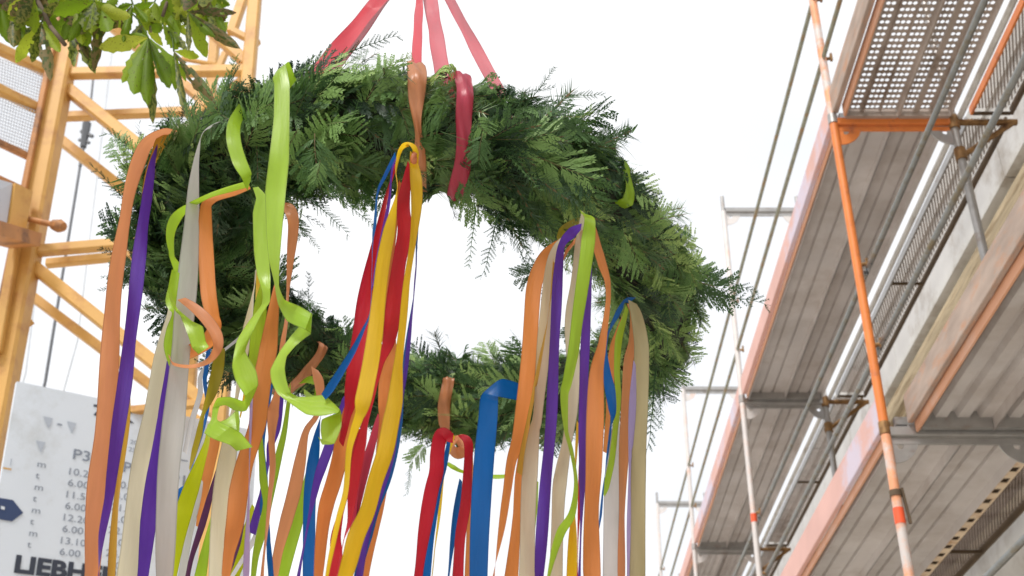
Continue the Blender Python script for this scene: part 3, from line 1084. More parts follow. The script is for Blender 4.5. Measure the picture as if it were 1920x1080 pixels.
T_NOTCH = t_for(832)
inst = []
view = lambda p: (EYE - p) / np.linalg.norm(EYE - p)
def add_sprig(t, ph, r0, lean, yaw, pi, size, roll=0.0, down=0.0):
    c, rr, tg = rframe(t)
    r0 = r0 * (.94 - .12 * math.exp(-((t + 2.5) / .35) ** 2) - .28 * math.exp(-((t - .1) / .6) ** 2) + .26 * math.exp(-((abs(t) - math.pi) / .55) ** 2) - .16 * math.exp(-((t - 1.57) / .9) ** 2) - .22 * math.exp(-((t - T_NOTCH) / .075) ** 2) - .17 * math.exp(-((t + .95) / .4) ** 2) + .06 * math.sin(5 * t + 1) + .05 * math.sin(11 * t))
    rad = rr * math.cos(ph) + WN * math.sin(ph)
    sidev = np.cross(tg, rad)
    if abs(t) < .9:
        size = size * .84; lean = lean * .8
    if 1.0 < t < 2.3:
        size = size * .88
    d = (tg * math.cos(yaw) + sidev * math.sin(yaw)) * math.cos(lean) + rad * math.sin(lean)
    d = d + np.array([0, 0, -down]); d /= np.linalg.norm(d)
    B = basis(d, rad + sidev * roll)
    o = c + rad * r0
    inst.append((o, B, pi, size, t, rad))
for k in range(3700):
    t = rng.uniform(-math.pi, math.pi); ph = rng.uniform(-math.pi, math.pi)
    q = rng.random()
    fir_zone = 0.34 if -1.35 < t < -.55 else .10            # more fir needles on the right of the near strand
    if q < fir_zone:
        pi = 10 + int(rng.integers(4)); size = rng.uniform(.75, 1.15)
    elif q < fir_zone + .14:
        pi = 14 + int(rng.integers(4)); size = rng.uniform(.7, 1.1)
    else:
        pi = int(rng.integers(10)); size = rng.uniform(.055, .132)
    lean = math.radians(abs(rng.normal(17, 12)))
    yaw = rng.normal(0, .55)
    layer = rng.random()
    r0 = TUBE * (.52 + .54 * layer ** .8)
    add_sprig(t, ph, r0, lean, yaw, pi, size, rng.normal(0, .5), rng.uniform(0, .25))
# stray tips that break the outline
for k in range(230):
    t = rng.uniform(-math.pi, math.pi); ph = rng.uniform(-math.pi, math.pi)
    pi = 14 + int(rng.integers(4)) if rng.random() < .55 else int(rng.integers(10))
    size = rng.uniform(.75, 1.1) if pi >= 14 else rng.uniform(.09, .135)
    add_sprig(t, ph, TUBE * .85, math.radians(rng.uniform(30, 58)), rng.normal(0, .4), pi, size, rng.normal(0, .5), rng.uniform(0, .3))
# drooping tips on the lower side of the near, left and right strands
for (ta, tb, nn) in ((-1.4, -.9, 16), (-2.3, -1.7, 26), (-.15, .5, 44), (.5, 2.6, 34), (2.6, 3.4, 14)):
    for k in range(nn):
        t = rng.uniform(ta, tb)
        pi = 14 + int(rng.integers(4)) if rng.random() < .6 else int(rng.integers(10))
        size = rng.uniform(.55, .95) if pi >= 14 else rng.uniform(.07, .115)
        add_sprig(t, -math.pi / 2 + rng.normal(0, .5), TUBE * .85, math.radians(rng.uniform(10, 45)), rng.normal(0, .6), pi, size, rng.normal(0, .6), rng.uniform(.3, 1.2))
# long shoots called out in the photo: right end, and light sprays
def placed(x0, y0, x1, y1, Y, pi, dy=0.0, roll=0.0):
    a = PY(x0, y0, Y); b = PY(x1, y1, Y + dy)
    d = b - a; L = np.linalg.norm(d)
    vv = view(a)
    zd = vv + np.cross(d / L, vv) * roll
    B = basis(d, zd)
    base = {True: 1.0}.get(pi < 10, .12 if pi < 14 else .15)
    inst.append((a, B, pi, L / base, None, vv))
for q in [(1290, 500, 1420, 560, 1.9, 14), (1270, 520, 1395, 545, 1.88, 3), (1255, 500, 1350, 510, 1.86, 2), (1260, 540, 1450, 570, 1.9, 15), (1010, 420, 1060, 590, 1.62, 16, 0),
          (975, 470, 1010, 560, 1.62, 14), (1030, 500, 965, 530, 1.6, 3), (890, 380, 880, 490, 1.56, 16), (935, 400, 905, 520, 1.56, 15),
          (590, 250, 585, 345, 1.41, 4), (600, 300, 598, 340, 1.4, 2), (560, 240, 530, 290, 1.42, 7), (660, 330, 705, 345, 1.42, 5),
          (620, 110, 755, 62, 1.55, 15), (640, 130, 700, 85, 1.55, 16), (1040, 180, 1140, 178, 1.62, 15), (1080, 230, 1155, 212, 1.64, 16), (1000, 180, 1050, 125, 1.6, 14),
          (890, 200, 900, 250, 1.42, 1), (905, 250, 890, 300, 1.42, 4), (870, 240, 845, 285, 1.42, 2), (1090, 600, 1060, 640, 1.9, 3), (1255, 560, 1248, 600, 1.8, 6),
          (800, 830, 765, 870, 2.40, 5), (790, 800, 830, 835, 2.36, 8), (640, 690, 640, 610, 2.42, 3), (600, 690, 590, 620, 2.42, 2), (870, 700, 862, 650, 2.45, 1),
          (235, 300, 190, 250, 1.9, 2), (300, 350, 215, 345, 1.9, 14), (260, 520, 180, 540, 1.92, 14), (270, 500, 190, 500, 1.92, 4), (1230, 690, 1215, 850, 2.05, 15), (1235, 720, 1240, 800, 2.05, 16),
          (615, 352, 692, 428, 1.52, 14), (580, 370, 655, 440, 1.54, 15), (560, 420, 600, 470, 1.62, 15), (540, 400, 570, 440, 1.6, 3), (770, 870, 762, 930, 2.46, 15)]:
    placed(*q)

def crosses(o, B, size, v):
    """does the sprig cross one of the ribbon bands wrapped round the wreath"""
    P = o + (v[::9] * size) @ B.T
    rel = P - WC
    tt = np.arctan2(rel @ WV, rel @ WU)
    for bt in band_t:
        dd = np.abs((tt - bt + math.pi) % (2 * math.pi) - math.pi) * RW
        if (dd < .012).any():
            return True
    return False

score = []
for k, (o, B, pi, size, t, rad) in enumerate(inst):
    tip = o + B[:, 0] * size * (.6 if pi < 10 else .08)
    vv = view(tip)
    outn = np.linalg.norm(np.cross(tip - WC, [0, 0, 0]) * 0) + rad @ vv
    _, _, dep = proj(tip)
    area = (size if pi < 10 else size * .13) / dep
    rc = np.linalg.norm(o - (ringc(t) if t is not None else o))
    hide = crosses(o, B, size, protos[pi][0])
    score.append(-9 if hide else (area * 8 + outn * 1.2 + (rc / TUBE) + (5 if t is None else 0)))
order = np.argsort(-np.array(score))
sel = set(int(i) for i in order[:300])
for i in order[:300]:
    o, B, pi, size, t, rad = inst[int(i)]
    ob = link('sprig', proto_me[pi], None)
    ob.parent = wr
    ob.matrix_parent_inverse = Matrix.Translation(-wr.location)
    M4 = Matrix.Identity(4)
    for a in range(3):
        for b in range(3):
            M4[a][b] = B[a, b] * size
        M4[a][3] = o[a]
    ob.matrix_basis = M4
VV = []; TT = []; MI = []; TI = []; off = 0
for i, (o, B, pi, size, t, rad) in enumerate(inst):
    if i in sel:
        continue
    v, T, kd, tt = protos[pi]
    P = o + (v * size) @ B.T
    rel = P - WC
    ta = np.arctan2(rel @ WV, rel @ WU)
    cc = WC + (np.cos(ta)[:, None] * WU + np.sin(ta)[:, None] * WV) * RW
    e = P - cc
    dist = np.linalg.norm(e, axis=1)
    lim = np.full(len(P), 9.0)
    for bt in band_t:
        dd = np.abs((ta - bt + math.pi) % (2 * math.pi) - math.pi) * RW
        lim = np.minimum(lim, np.where(dd < .036, .092 + np.clip(dd - .013, 0, 1) * 2.4, 9))
    k_ = np.minimum(1, lim / np.maximum(dist, 1e-6))
    P = cc + e * k_[:, None]
    # the near strand's cut between the two big bunches, and tube noise
    keep = (k_[T] > .82).all(axis=1)
    mi_ = stem_idx(T, kd)[keep]
    T = T[keep]
    VV.append(P); TT.append(T + off); off += len(P)
    MI.append(mi_); TI.append(np.full(len(P), np.clip((0 if t is None else .16 * math.sin(8.3 * t + 4 * (rad @ WN)) + .10 * math.sin(19 * t - 5 * (rad @ WN))) + tt * .35 + rng.uniform(-.1, .55) + (.3 if i % 7 == 0 else 0) + (.14 if t is not None and -.9 < t < .5 else 0) - (.16 if t is not None and abs(t) > 2.1 else 0), 0, 1)))
me = mesh_from_arrays('sprigs', np.concatenate(VV), np.concatenate(TT), [M_thuja, M_fir, M_stem], np.concatenate(MI), np.concatenate(TI))
ob = link('sprigs', me, wr, 'stuff')
print('sprig tris', len(me.polygons))

# ------------------------------------------------------------ ribbons
COLR = {'salmon': (228, 152, 104), 'orange': (232, 146, 78), 'lime': (168, 206, 52), 'purple': (98, 56, 174), 'cream': (222, 214, 184), 'white': (214, 212, 212),
        'grey': (200, 198, 194), 'blue': (0, 98, 178), 'yellow': (240, 200, 38), 'red': (204, 36, 54), 'pink': (214, 70, 96), 'lilac': (186, 170, 222), 'olive': (168, 152, 40),
        'gold': (206, 160, 60), 'yelime': (196, 206, 22), 'plum': (92, 48, 92), 'khaki': (190, 178, 134), 'peach': (234, 176, 148)}
MR = {k: satin('satin_' + k, v) for k, v in COLR.items()}
M_strap = satin('organza_red', (196, 28, 56), .4, .25, .14)
M_strapd = satin('strap_red', (190, 20, 44), .4, .15)
MR['strap'] = M_strap; MR['strapd'] = M_strapd

def catmull(P, n=7):
    P = np.array(P, float)
    Q = np.vstack([2 * P[0] - P[1], P, 2 * P[-1] - P[-2]])
    out_ = []
    for i in range(1, len(Q) - 2):
        for k in range(n):
            t = k / n
            a, b, c, d = Q[i - 1], Q[i], Q[i + 1], Q[i + 2]
            out_.append(.5 * ((2 * b) + (c - a) * t + (2 * a - 5 * b + 4 * c - d) * t * t + (3 * b - a - 3 * c + d) * t ** 3))
    out_.append(P[-1])
    return np.array(out_)

def ribbon_mesh(name, C, TH, W, m_, cup=.10, seed=0, ends=None):
    """constant-width ribbon along points C; TH = turn of its face away from the viewer"""
    r = np.random.default_rng(seed)
    n_ = len(C)
    T = np.gradient(C, axis=0); T /= np.linalg.norm(T, axis=1)[:, None] + 1e-12
    V = []
    U = []
    s = 0.0
    cu = np.cumsum(np.r_[0, np.linalg.norm(np.diff(C, axis=0), axis=1)])
    NX = 7
    ph = r.uniform(0, 6)
    prevB = None
    for i in range(n_):
        vw = EYE - C[i]; vw /= np.linalg.norm(vw)
        B = np.cross(T[i], vw)
        if np.linalg.norm(B) < .12:
            B = prevB if prevB is not None else CR
        B = B / np.linalg.norm(B)
        if prevB is not None and B @ prevB < -.2:
            B = -B
        if prevB is not None:
            B = B * .75 + prevB * .25; B -= T[i] * (B @ T[i]); B /= np.linalg.norm(B)
        prevB = B
        N = np.cross(T[i], B)
        if N @ vw < 0: N = -N
        TH[i] += .22 * math.sin(cu[i] * 7.3 + ph * 3) + .12 * math.sin(cu[i] * 17 + ph)
        D = B * math.cos(TH[i]) + N * math.sin(TH[i])
        D2 = -B * math.sin(TH[i]) + N * math.cos(TH[i])
        for j in range(NX):
            u = j / (NX - 1) - .5
            curl = 1.5 * cup * W * (.25 - u * u) * 2 * math.sin(cu[i] * 9 + ph) + .0012 * math.sin(cu[i] * 31 + ph * 2 + u * 3)
            V.append(C[i] + D * u * W + D2 * curl)
            U.append((j / (NX - 1), cu[i] / .1))
    F = [(i * NX + j, (i + 1) * NX + j, (i + 1) * NX + j + 1, i * NX + j + 1) for i in range(n_ - 1) for j in range(NX - 1)]
    me = bpy.data.meshes.new(name)
    me.from_pydata([tuple(v) for v in V], [], F)
    uv = me.uv_layers.new(name='UVMap')
    li = [vi for f in F for vi in f]
    uv.data.foreach_set('uv', np.array([U[i] for i in li], np.float32).ravel())
    me.shade_smooth()
    me.materials.append(m_)
    return me

SEED = [0]
def ribbon(col, Y, pts, label, group, cat='ribbon', W=None, rev=1, name='ribbon', parent=None, down=True, cup=.10):
    """pts: (x, y, seen width[, dY]) measured in the photograph, hung in the vertical plane at Y"""
    SEED[0] += 1
    st = []
    for p in pts:
        x, y, w_ = p[:3]; dY = p[3] if len(p) > 3 else 0.0
        c = PY(x, y, Y + dY); d = proj(c)[2]
        st.append((c, abs(w_) * d / FPX, np.sign(w_) or 1))
    if W is None:
        W = max(.016, max(s[1] for s in st) * 1.03)
    C = np.array([s[0] for s in st])
    th = np.array([math.acos(min(1, s[1] / W)) if s[2] > 0 else math.pi - math.acos(min(1, s[1] / W)) for s in st]) * rev
    Cs = catmull(C); TH = np.interp(np.linspace(0, len(th) - 1, len(Cs)), np.arange(len(th)), th)
    if down and pts[-1][1] > 1070:          # the tail hangs on below the picture
        d = Cs[-1] - Cs[-4]; d /= np.linalg.norm(d)
        L = random.Random(SEED[0]).uniform(.10, .38)
        ext = [Cs[-1] + d * L * k / 6 + np.array([.01 * math.sin(k + SEED[0]), 0, 0]) for k in range(1, 7)]
        Cs = np.vstack([Cs, ext]); TH = np.r_[TH, TH[-1] + np.linspace(.1, .6, 6)]
    me = ribbon_mesh(name, Cs, TH, W, MR[col], cup, SEED[0])
    o = link(name, me, parent)
    if parent is None:
        # origin at the ribbon's upper end
        p0 = Vector(Cs[0]); o.location = p0
        me.transform(Matrix.Translation(-p0))
        tag(o, label, cat, group)
    return o

def ribbon_edges(col, Y, st, label, group, n=5):
    # folded ribbon: both edges of each station measured, edges at their own depth
    SEED[0] += 1
    A0 = np.array([PY(p[0], p[1], Y + p[4]) for p in st]); A1 = np.array([PY(p[2], p[3], Y + p[5]) for p in st])
    q_ = np.linspace(0, len(st) - 1, (len(st) - 1) * n + 1)
    E0 = .45 * catmull(A0, n) + .55 * np.stack([np.interp(q_, range(len(st)), A0[:, a]) for a in range(3)], 1)
    E1 = .45 * catmull(A1, n) + .55 * np.stack([np.interp(q_, range(len(st)), A1[:, a]) for a in range(3)], 1)
    NX = 6
    V = []; U = []
    cu = np.cumsum(np.r_[0, np.linalg.norm(np.diff((E0 + E1) / 2, axis=0), axis=1)])
    for i in range(len(E0)):
        d = E1[i] - E0[i]; vw = view((E0[i] + E1[i]) / 2)
        for j in range(NX):
            u = j / (NX - 1)
            V.append(E0[i] + d * u + vw * (.0022 * math.sin(math.pi * u) * math.sin(cu[i] * 22 + SEED[0])))
            U.append((u, cu[i] / .1))
    F = [(i * NX + j, (i + 1) * NX + j, (i + 1) * NX + j + 1, i * NX + j + 1) for i in range(len(E0) - 1) for j in range(NX - 1)]
    me = bpy.data.meshes.new('ribbon'); me.from_pydata([tuple(v) for v in V], [], F); smooth_by_angle(me, 17); me.materials.append(MR[col])
    uv = me.uv_layers.new(name='UVMap'); uv.data.foreach_set('uv', np.array([U[v] for f in F for v in f], np.float32).ravel())
    o = link('ribbon', me); p0 = Vector((E0[0] + E1[0]) / 2); o.location = p0; me.transform(Matrix.Translation(-p0))
    return tag(o, label, 'ribbon', group)

gA = 'ribbons over the left side of the wreath'
ribbon('salmon', 1.55, [(322, 250, 12, .05), (300, 254, 16, .02), (270, 280, 18), (245, 350, 17), (233, 420, 17), (217, 520, 24), (210, 600, 27), (204, 700, 34), (197, 800, 41), (184, 900, 42), (177, 1000, 38), (172, 1090, 26)], 'long pale salmon ribbon, leftmost of all hanging ribbons', gA)
ribbon('gold', 1.57, [(322, 252, 22, .05), (305, 262, 22, .01), (290, 292, 14), (274, 350, 7), (266, 470, 4), (254, 600, 4), (244, 700, 6), (238, 780, 10), (228, 860, 13), (216, 960, 12), (208, 1090, 5)], 'thin golden ribbon behind the leftmost purple ribbon', gA)
ribbon('purple', 1.54, [(293, 280, 9, .03), (284, 320, 18), (276, 370, 22), (267, 430, 21), (259, 500, 25), (253, 560, 23), (243, 640, 22), (234, 720, 25), (222, 800, 24), (211, 880, 18), (203, 940, 11), (190, 1010, 12), (183, 1090, 8)], 'shiny purple ribbon beside the leftmost salmon ribbon', gA)
ribbon('cream', 1.58, [(318, 255, 12, .04), (338, 244, 26, .03), (346, 230, 14, .05)], 'short cream ribbon end standing up on the left of the wreath', gA)
ribbon('grey', 1.50, [(440, 222, 6, .04), (410, 232, 7, .02), (384, 248, 8, 0), (372, 285, 14), (364, 350, 20), (360, 420, 25), (352, 520, 29), (340, 650, 33), (325, 800, 42), (315, 900, 42), (308, 1090, 36)], 'wide silver grey ribbon hanging straight over the left strand', gA)
ribbon('cream', 1.70, [(322, 560, 6), (320, 600, 10), (303, 677, 21), (284, 778, 27), (263, 891, 38), (246, 1030, 38), (238, 1090, 40)], 'wide cream ribbon left of the silver grey ribbon', gA)
ribbon('purple', 1.66, [(320, 670, 3), (315, 720, 7), (303, 788, 11), (286, 893, 25), (278, 981, 31), (267, 1090, 25)], 'dark purple ribbon between the wide cream and silver grey ribbons', gA)

gB = 'ribbons of the left front knot'
ribbon_edges('lime', 1.38, [(556, 150, 540, 170, .10, .08), (542, 116, 524, 128, .05, .04), (536, 122, 511, 146, .01, .0), (543, 160, 514, 160, .0, .0), (543, 222, 513, 222, 0, 0), (542, 300, 504, 300, 0, 0), (536, 360, 497, 360, .0, .01), (529, 434, 499, 434, -.01, .01),
    (525, 482, 503, 482, -.015, .01), (523, 535, 514, 530, -.018, .008), (534, 562, 521, 570, -.01, .015), (560, 573, 538, 602, 0, .01), (584, 587, 572, 618, .0, .0), (585, 590, 583, 626, .01, .015), (566, 606, 572, 634, .025, .02),
    (547, 628, 555, 648, .03, .02), (526, 656, 538, 668, .03, .01), (507, 693, 534, 690, .025, .0), (509, 716, 537, 712, .02, .0), (520, 738, 545, 736, .01, .0), (541, 754, 560, 744, .0, .005), (574, 777, 582, 743, -.01, .01), (602, 780, 609, 741, -.01, .01), (634, 774, 637, 767, -.005, .0), (604, 786, 640, 776, .012, .004),
    (601, 806, 640, 800, .015, .0), (603, 824, 627, 832, .01, .0), (596, 818, 604, 834, .02, .01)], 'longest bright lime ribbon, draped over the top of the wreath and curling below', gB)
ribbon_edges('lime', 1.44, [(474, 352, 484, 350, 0, 0), (480, 372, 500, 368, 0, 0), (474, 400, 500, 398, 0, 0), (476, 471, 504, 471, 0, 0), (482, 515, 507, 519, 0, 0), (492, 548, 507, 540, .0, -.01), (490, 572, 506, 566, .01, -.005), (468, 600, 490, 590, .015, .0), (444, 638, 476, 618, .01, 0), (435, 686, 460, 658, 0, .01),
    (442, 715, 480, 694, 0, .01), (459, 742, 484, 722, -.005, .01), (456, 752, 462, 770, .0, .015), (432, 744, 440, 770, .0, .012), (408, 746, 424, 760, 0, .01), (399, 764, 412, 762, .01, .01), (396, 786, 408, 776, .015, .0), (383, 812, 408, 788, .0, -.01),
    (402, 824, 432, 800, -.01, -.01), (430, 834, 452, 812, -.01, .0), (444, 846, 474, 838, .0, .0)], 'lime ribbon from the left front knot ending in a tangled curl', gB)
ribbon_edges('lime', 1.455, [(398, 796, 392, 806, .01, 0), (424, 786, 418, 816, .02, 0), (440, 772, 446, 826, .02, .0), (447, 768, 450, 790, .01, .0)], 'loose lime ribbon fold inside the tangled curl', gB)
ribbon_edges('lime', 1.45, [(322, 505, 337, 512, 0, .01), (316, 535, 333, 545, .0, .01), (318, 560, 330, 572, -.01, .01), (330, 585, 334, 580, .0, .0), (338, 592, 360, 602, .01, .0), (352, 628, 380, 612, .0, .01), (360, 652, 386, 640, .0, .01), (372, 664, 392, 650, .01, .0)], 'lime ribbon piece twisting behind the orange loop', gB)
ribbon('lime', 1.45, [(454, 205, 18, .06), (440, 232, 24, .01), (438, 262, 26), (448, 300, 24), (462, 330, 14), (468, 348, 6, .02)], 'short lime loop above the left front knot', gB)
ribbon('lime', 1.50, [(466, 345, 9), (430, 355, 11), (390, 368, 10), (350, 390, 13), (328, 412, 20), (319, 440, 13), (322, 476, 4), (334, 506, 15), (328, 534, 20), (322, 565, 22), (330, 590, 10), (322, 620, 16), (317, 650, 14), (322, 690, 4)], 'narrow lime ribbon twisting down behind the silver grey ribbon', gB)
ribbon('orange', 1.52, [(468, 348, 12), (440, 360, 14), (405, 372, 14), (388, 386, 24), (385, 430, 27), (387, 490, 28), (391, 550, 28), (398, 590, 22), (403, 612, 18), (392, 636, 24), (370, 652, 20), (346, 664, 14)], 'orange ribbon hanging dark against the left strand', gB)
ribbon('salmon', 1.48, [(340, 560, 8), (366, 578, 14), (390, 602, 20), (406, 628, 22), (408, 652, 20), (394, 674, 17), (372, 685, 15), (348, 687, 14), (326, 682, 12), (318, 670, 8)], 'salmon ribbon curled into a loop beside the silver grey ribbon', gB)
ribbon('salmon', 1.56, [(528, 382, 12), (545, 396, 22), (550, 425, 14), (545, 480, 6), (540, 540, 4), (537, 600, 6), (531, 640, 8), (526, 690, 12), (520, 740, 14), (512, 776, 24), (509, 820, 14), (511, 873, 11), (507, 921, 9), (502, 976, 14), (494, 1050, 15), (491, 1090, 15)], 'thin salmon ribbon twisting beside the inner opening of the wreath', gB)
ribbon('orange', 1.50, [(520, 540, 10), (511, 600, 25), (503, 656, 34), (492, 712, 33), (486, 760, 32), (481, 802, 28), (460, 865, 28), (448, 920, 32), (441, 976, 25), (430, 1032, 13), (422, 1090, 14)], 'orange ribbon hanging behind the two lime ribbons', gB)
ribbon('lime', 1.53, [(496, 520, 10), (488, 580, 28), (482, 640, 28), (476, 690, 20), (470, 740, 8), (476, 830, 5)], 'dull green ribbon behind the orange ribbon of the left knot', gB)
ribbon('cream', 1.56, [(482, 500, 5), (474, 560, 13), (464, 620, 18), (452, 690, 14), (444, 745, 10), (434, 815, 26), (423, 884, 34), (415, 958, 36), (410, 1090, 37)], 'wide cream ribbon in the middle of the left bundle', gB)
ribbon('yellow', 1.545, [(486, 500, 5), (481, 570, 5), (475, 640, 5), (464, 710, 4), (452, 780, 3)], 'very thin yellow ribbon edge behind the left lime ribbon', gB)
ribbon('orange', 1.64, [(462, 338, 10), (480, 352, 26), (500, 356, 10)], 'small salmon bow tied at the left front knot', gB, cat='bow')

gC = 'ribbons in the lower left bundle'
ribbon('blue', 1.90, [(392, 650, 10), (387, 690, 13), (384, 716, 12), (389, 754, 9), (386, 784, 5), (372, 840, 3), (358, 885, 6), (348, 910, 10), (338, 926, 20), (330, 950, 10)], 'twisted blue ribbon at the left of the lower bundle', gC)
ribbon('olive', 1.88, [(414, 650, 14), (407, 698, 22), (397, 735, 20), (382, 773, 13), (374, 810, 18), (364, 847, 16), (355, 880, 8)], 'olive yellow ribbon crossing the blue one in the lower left bundle', gC)
ribbon('yelime', 1.80, [(392, 800, 5), (388, 830, 12), (375, 870, 22), (360, 912, 30), (345, 958, 32), (333, 1013, 26), (326, 1090, 16)], 'wide yellow green ribbon right of the silver grey ribbon', gC)
ribbon('orange', 1.86, [(404, 810, 20), (400, 835, 22), (389, 884, 22), (380, 932, 14), (372, 990, 6)], 'short light orange ribbon behind the yellow green one', gC)
ribbon('plum', 1.78, [(418, 835, 3), (398, 915, 6), (379, 984, 8), (360, 1043, 8), (350, 1090, 9)], 'very thin plum ribbon slanting across the lower left bundle', gC)
ribbon('white', 1.84, [(378, 900, 4), (370, 939, 9), (355, 995, 16), (340, 1090, 18)], 'white ribbon beside the yellow green one at the bottom', gC)
ribbon('lime', 1.83, [(410, 920, 5), (397, 976, 8), (385, 1032, 16), (374, 1090, 22)], 'lime ribbon left of the wide cream ribbon, near the bottom', gC)
ribbon('lilac', 1.49, [(476, 700, 5), (472, 739, 8), (470, 791, 9), (468, 865, 8), (466, 939, 8), (461, 1090, 7)], 'narrow lilac ribbon down the front of the left bundle', gC)
ribbon('blue', 1.66, [(508, 720, 4), (500, 765, 8), (494, 802, 9), (493, 839, 5), (498, 900, 3), (494, 947, 7), (497, 973, 9), (503, 1013, 6), (506, 1050, 13), (509, 1090, 15)], 'thin twisted blue ribbon in the middle of the left bundle', gC)
ribbon('lime', 1.62, [(486, 800, 4), (491, 858, 11), (494, 902, 14), (500, 947, 11), (491, 995, 15), (480, 1040, 10), (474, 1090, 8)], 'narrow green ribbon twisting in the middle of the left bundle', gC)
ribbon('purple', 1.70, [(532, 720, 6), (526, 754, 11), (519, 802, 14), (507, 836, 14), (502, 870, 6), (490, 930, 4), (472, 1000, 8)], 'dark purple ribbon slanting right of the thin blue one', gC)
ribbon('lime', 1.68, [(545, 720, 8), (541, 754, 13), (533, 810, 11), (522, 858, 11), (515, 902, 7), (506, 960, 4)], 'narrow lime ribbon slanting below the big lime curl', gC)
ribbon('white', 1.72, [(494, 890, 6), (489, 939, 13), (483, 995, 13), (465, 1032, 11), (440, 1073, 13), (425, 1095, 12)], 'white ribbon bending left at the bottom of the left bundle', gC)
ribbon('plum', 1.64, [(456, 980, 5), (448, 1015, 11), (436, 1055, 11), (424, 1095, 5)], 'short plum ribbon turning behind the orange one at the bottom', gC)
ribbon('yelime', 1.76, [(474, 950, 6), (462, 1000, 14), (452, 1040, 22), (437, 1075, 26), (425, 1100, 24)], 'yellow green ribbon at the bottom between orange and lilac ribbons', gC)
ribbon('salmon', 2.00, [(590, 690, 6), (597, 712, 16), (600, 745, 14), (593, 780, 14), (574, 810, 20), (563, 865, 26), (552, 921, 28), (537, 976, 27), (522, 1032, 18), (512, 1090, 8)], 'orange ribbon slanting down left from the far strand beside the wide blue one', gC)
ribbon('lime', 2.03, [(582, 850, 4), (576, 887, 7), (567, 939, 13), (556, 984, 19), (542, 1032, 23), (527, 1090, 22)], 'lime ribbon under the slanting orange one at the bottom', gC)
ribbon('blue', 1.92, [(603, 775, 3), (598, 800, 8), (593, 828, 13), (585, 884, 20), (580, 958, 22), (580, 1090, 24)], 'straight bright blue ribbon left of the big multicoloured bundle', gC)
ribbon('grey', 2.05, [(552, 900, 5), (540, 950, 6), (530, 980, 8), (520, 1010, 10), (512, 1040, 6)], 'thin grey ribbon in the gap left of the bright blue ribbon', gC)
ribbon('white', 1.95, [(466, 620, 4), (384, 690, 5), (375, 740, 8), (360, 790, 12), (346, 850, 8)], 'cream ribbon slanting behind the tangle on the left', gC)

gD = 'ribbons of the centre knot'
ribbon('yellow', 1.33, [(780, 305, 8, .04), (778, 284, 10, .02), (769, 272, 11), (757, 274, 12), (748, 290, 13), (743, 318, 10), (745, 352, 7), (741, 385, 14), (730, 434, 24), (719, 490, 26), (712, 545, 25), (704, 619, 26), (696, 675, 27), (689, 712, 30), (682, 745, 30), (674, 778, 15), (663, 810, 14), (654, 847, 12), (648, 921, 7), (634, 976, 6), (619, 1050, 6), (612, 1090, 6)], 'yellow ribbon looped at the centre knot and widening down the middle of the bundle', gD)
ribbon('yellow', 1.36, [(776, 292, 5, .01), (780, 333, 15), (781, 382, 18), (774, 453, 18), (763, 527, 18), (756, 601, 20), (748, 675, 23), (741, 749, 30), (733, 791, 31), (722, 847, 31), (704, 902, 31), (689, 958, 32), (668, 1005, 34), (656, 1050, 30), (644, 1090, 22)], 'rightmost yellow ribbon of the centre knot, broad at the bottom', gD)
ribbon('red', 1.40, [(744, 300, 4), (727, 360, 9), (715, 415, 16), (700, 490, 21), (686, 564, 27), (678, 627, 32), (670, 675, 34), (661, 730, 30), (652, 773, 12), (640, 830, 5)], 'leftmost red ribbon of the centre knot', gD)
ribbon('red', 1.385, [(768, 310, 6), (757, 382, 15), (759, 434, 22), (749, 490, 24), (741, 545, 28), (736, 590, 30), (729, 638, 23), (715, 675, 15), (707, 712, 11), (698, 754, 9), (686, 791, 14), (678, 828, 20), (670, 865, 22), (661, 921, 22), (655, 976, 18), (644, 1013, 14), (636, 1050, 12), (628, 1090, 12)], 'second red ribbon of the centre knot, pinkish where the light shines through', gD)
ribbon('red', 1.42, [(672, 800, 4), (665, 839, 10), (655, 902, 8), (640, 960, 6), (630, 1006, 15), (630, 1043, 22), (622, 1090, 22)], 'dark red ribbon at the very bottom of the centre bundle', gD)
ribbon('blue', 1.38, [(742, 290, 5), (722, 330, 6), (709, 362, 6), (702, 427, 2), (698, 465, 8), (697, 501, 3), (696, 564, 3), (692, 594, 5), (681, 619, 9), (663, 656, 12), (641, 693, 11), (620, 726, 10), (606, 745, 5)], 'thin blue ribbon blown left from the centre knot', gD)
ribbon('purple', 1.345, [(746, 290, 5), (735, 322, 11), (730, 375, 10), (720, 427, 7), (707, 490, 4), (700, 540, 3)], 'thin purple ribbon between red and yellow under the centre knot', gD)
ribbon('purple', 1.43, [(783, 460, 3), (774, 570, 4), (767, 638, 6), (761, 693, 10), (754, 749, 12), (750, 785, 11), (744, 815, 10), (739, 850, 8), (728, 884, 10), (711, 932, 10), (694, 984, 12), (682, 1032, 12), (672, 1090, 10)], 'thin purple ribbon along the right edge of the centre bundle', gD)
ribbon('blue', 1.445, [(784, 400, 3), (780, 510, 5), (771, 590, 5), (762, 660, 8), (753, 730, 10), (748, 800, 5), (728, 890, 8), (706, 950, 12), (692, 1000, 16), (676, 1055, 15), (668, 1090, 12)], 'thin blue ribbon along the right edge of the centre bundle', gD)
ribbon('orange', 1.41, [(745, 590, 4), (738, 630, 8), (733, 675, 22), (722, 712, 21), (720, 755, 20), (719, 791, 14), (711, 847, 13), (704, 880, 6)], 'orange ribbon between the two yellow ones in the centre bundle', gD)
ribbon('orange', 1.43, [(684, 690, 8), (671, 728, 14), (657, 773, 21), (645, 810, 26), (637, 858, 28), (626, 902, 30), (612, 947, 30), (604, 995, 26), (596, 1090, 20)], 'broad orange ribbon on the left of the centre bundle', gD)
ribbon('orange', 1.46, [(738, 860, 4), (727, 902, 8), (715, 950, 14), (701, 995, 20), (690, 1043, 21), (681, 1090, 22)], 'orange ribbon at the lower right of the centre bundle', gD)
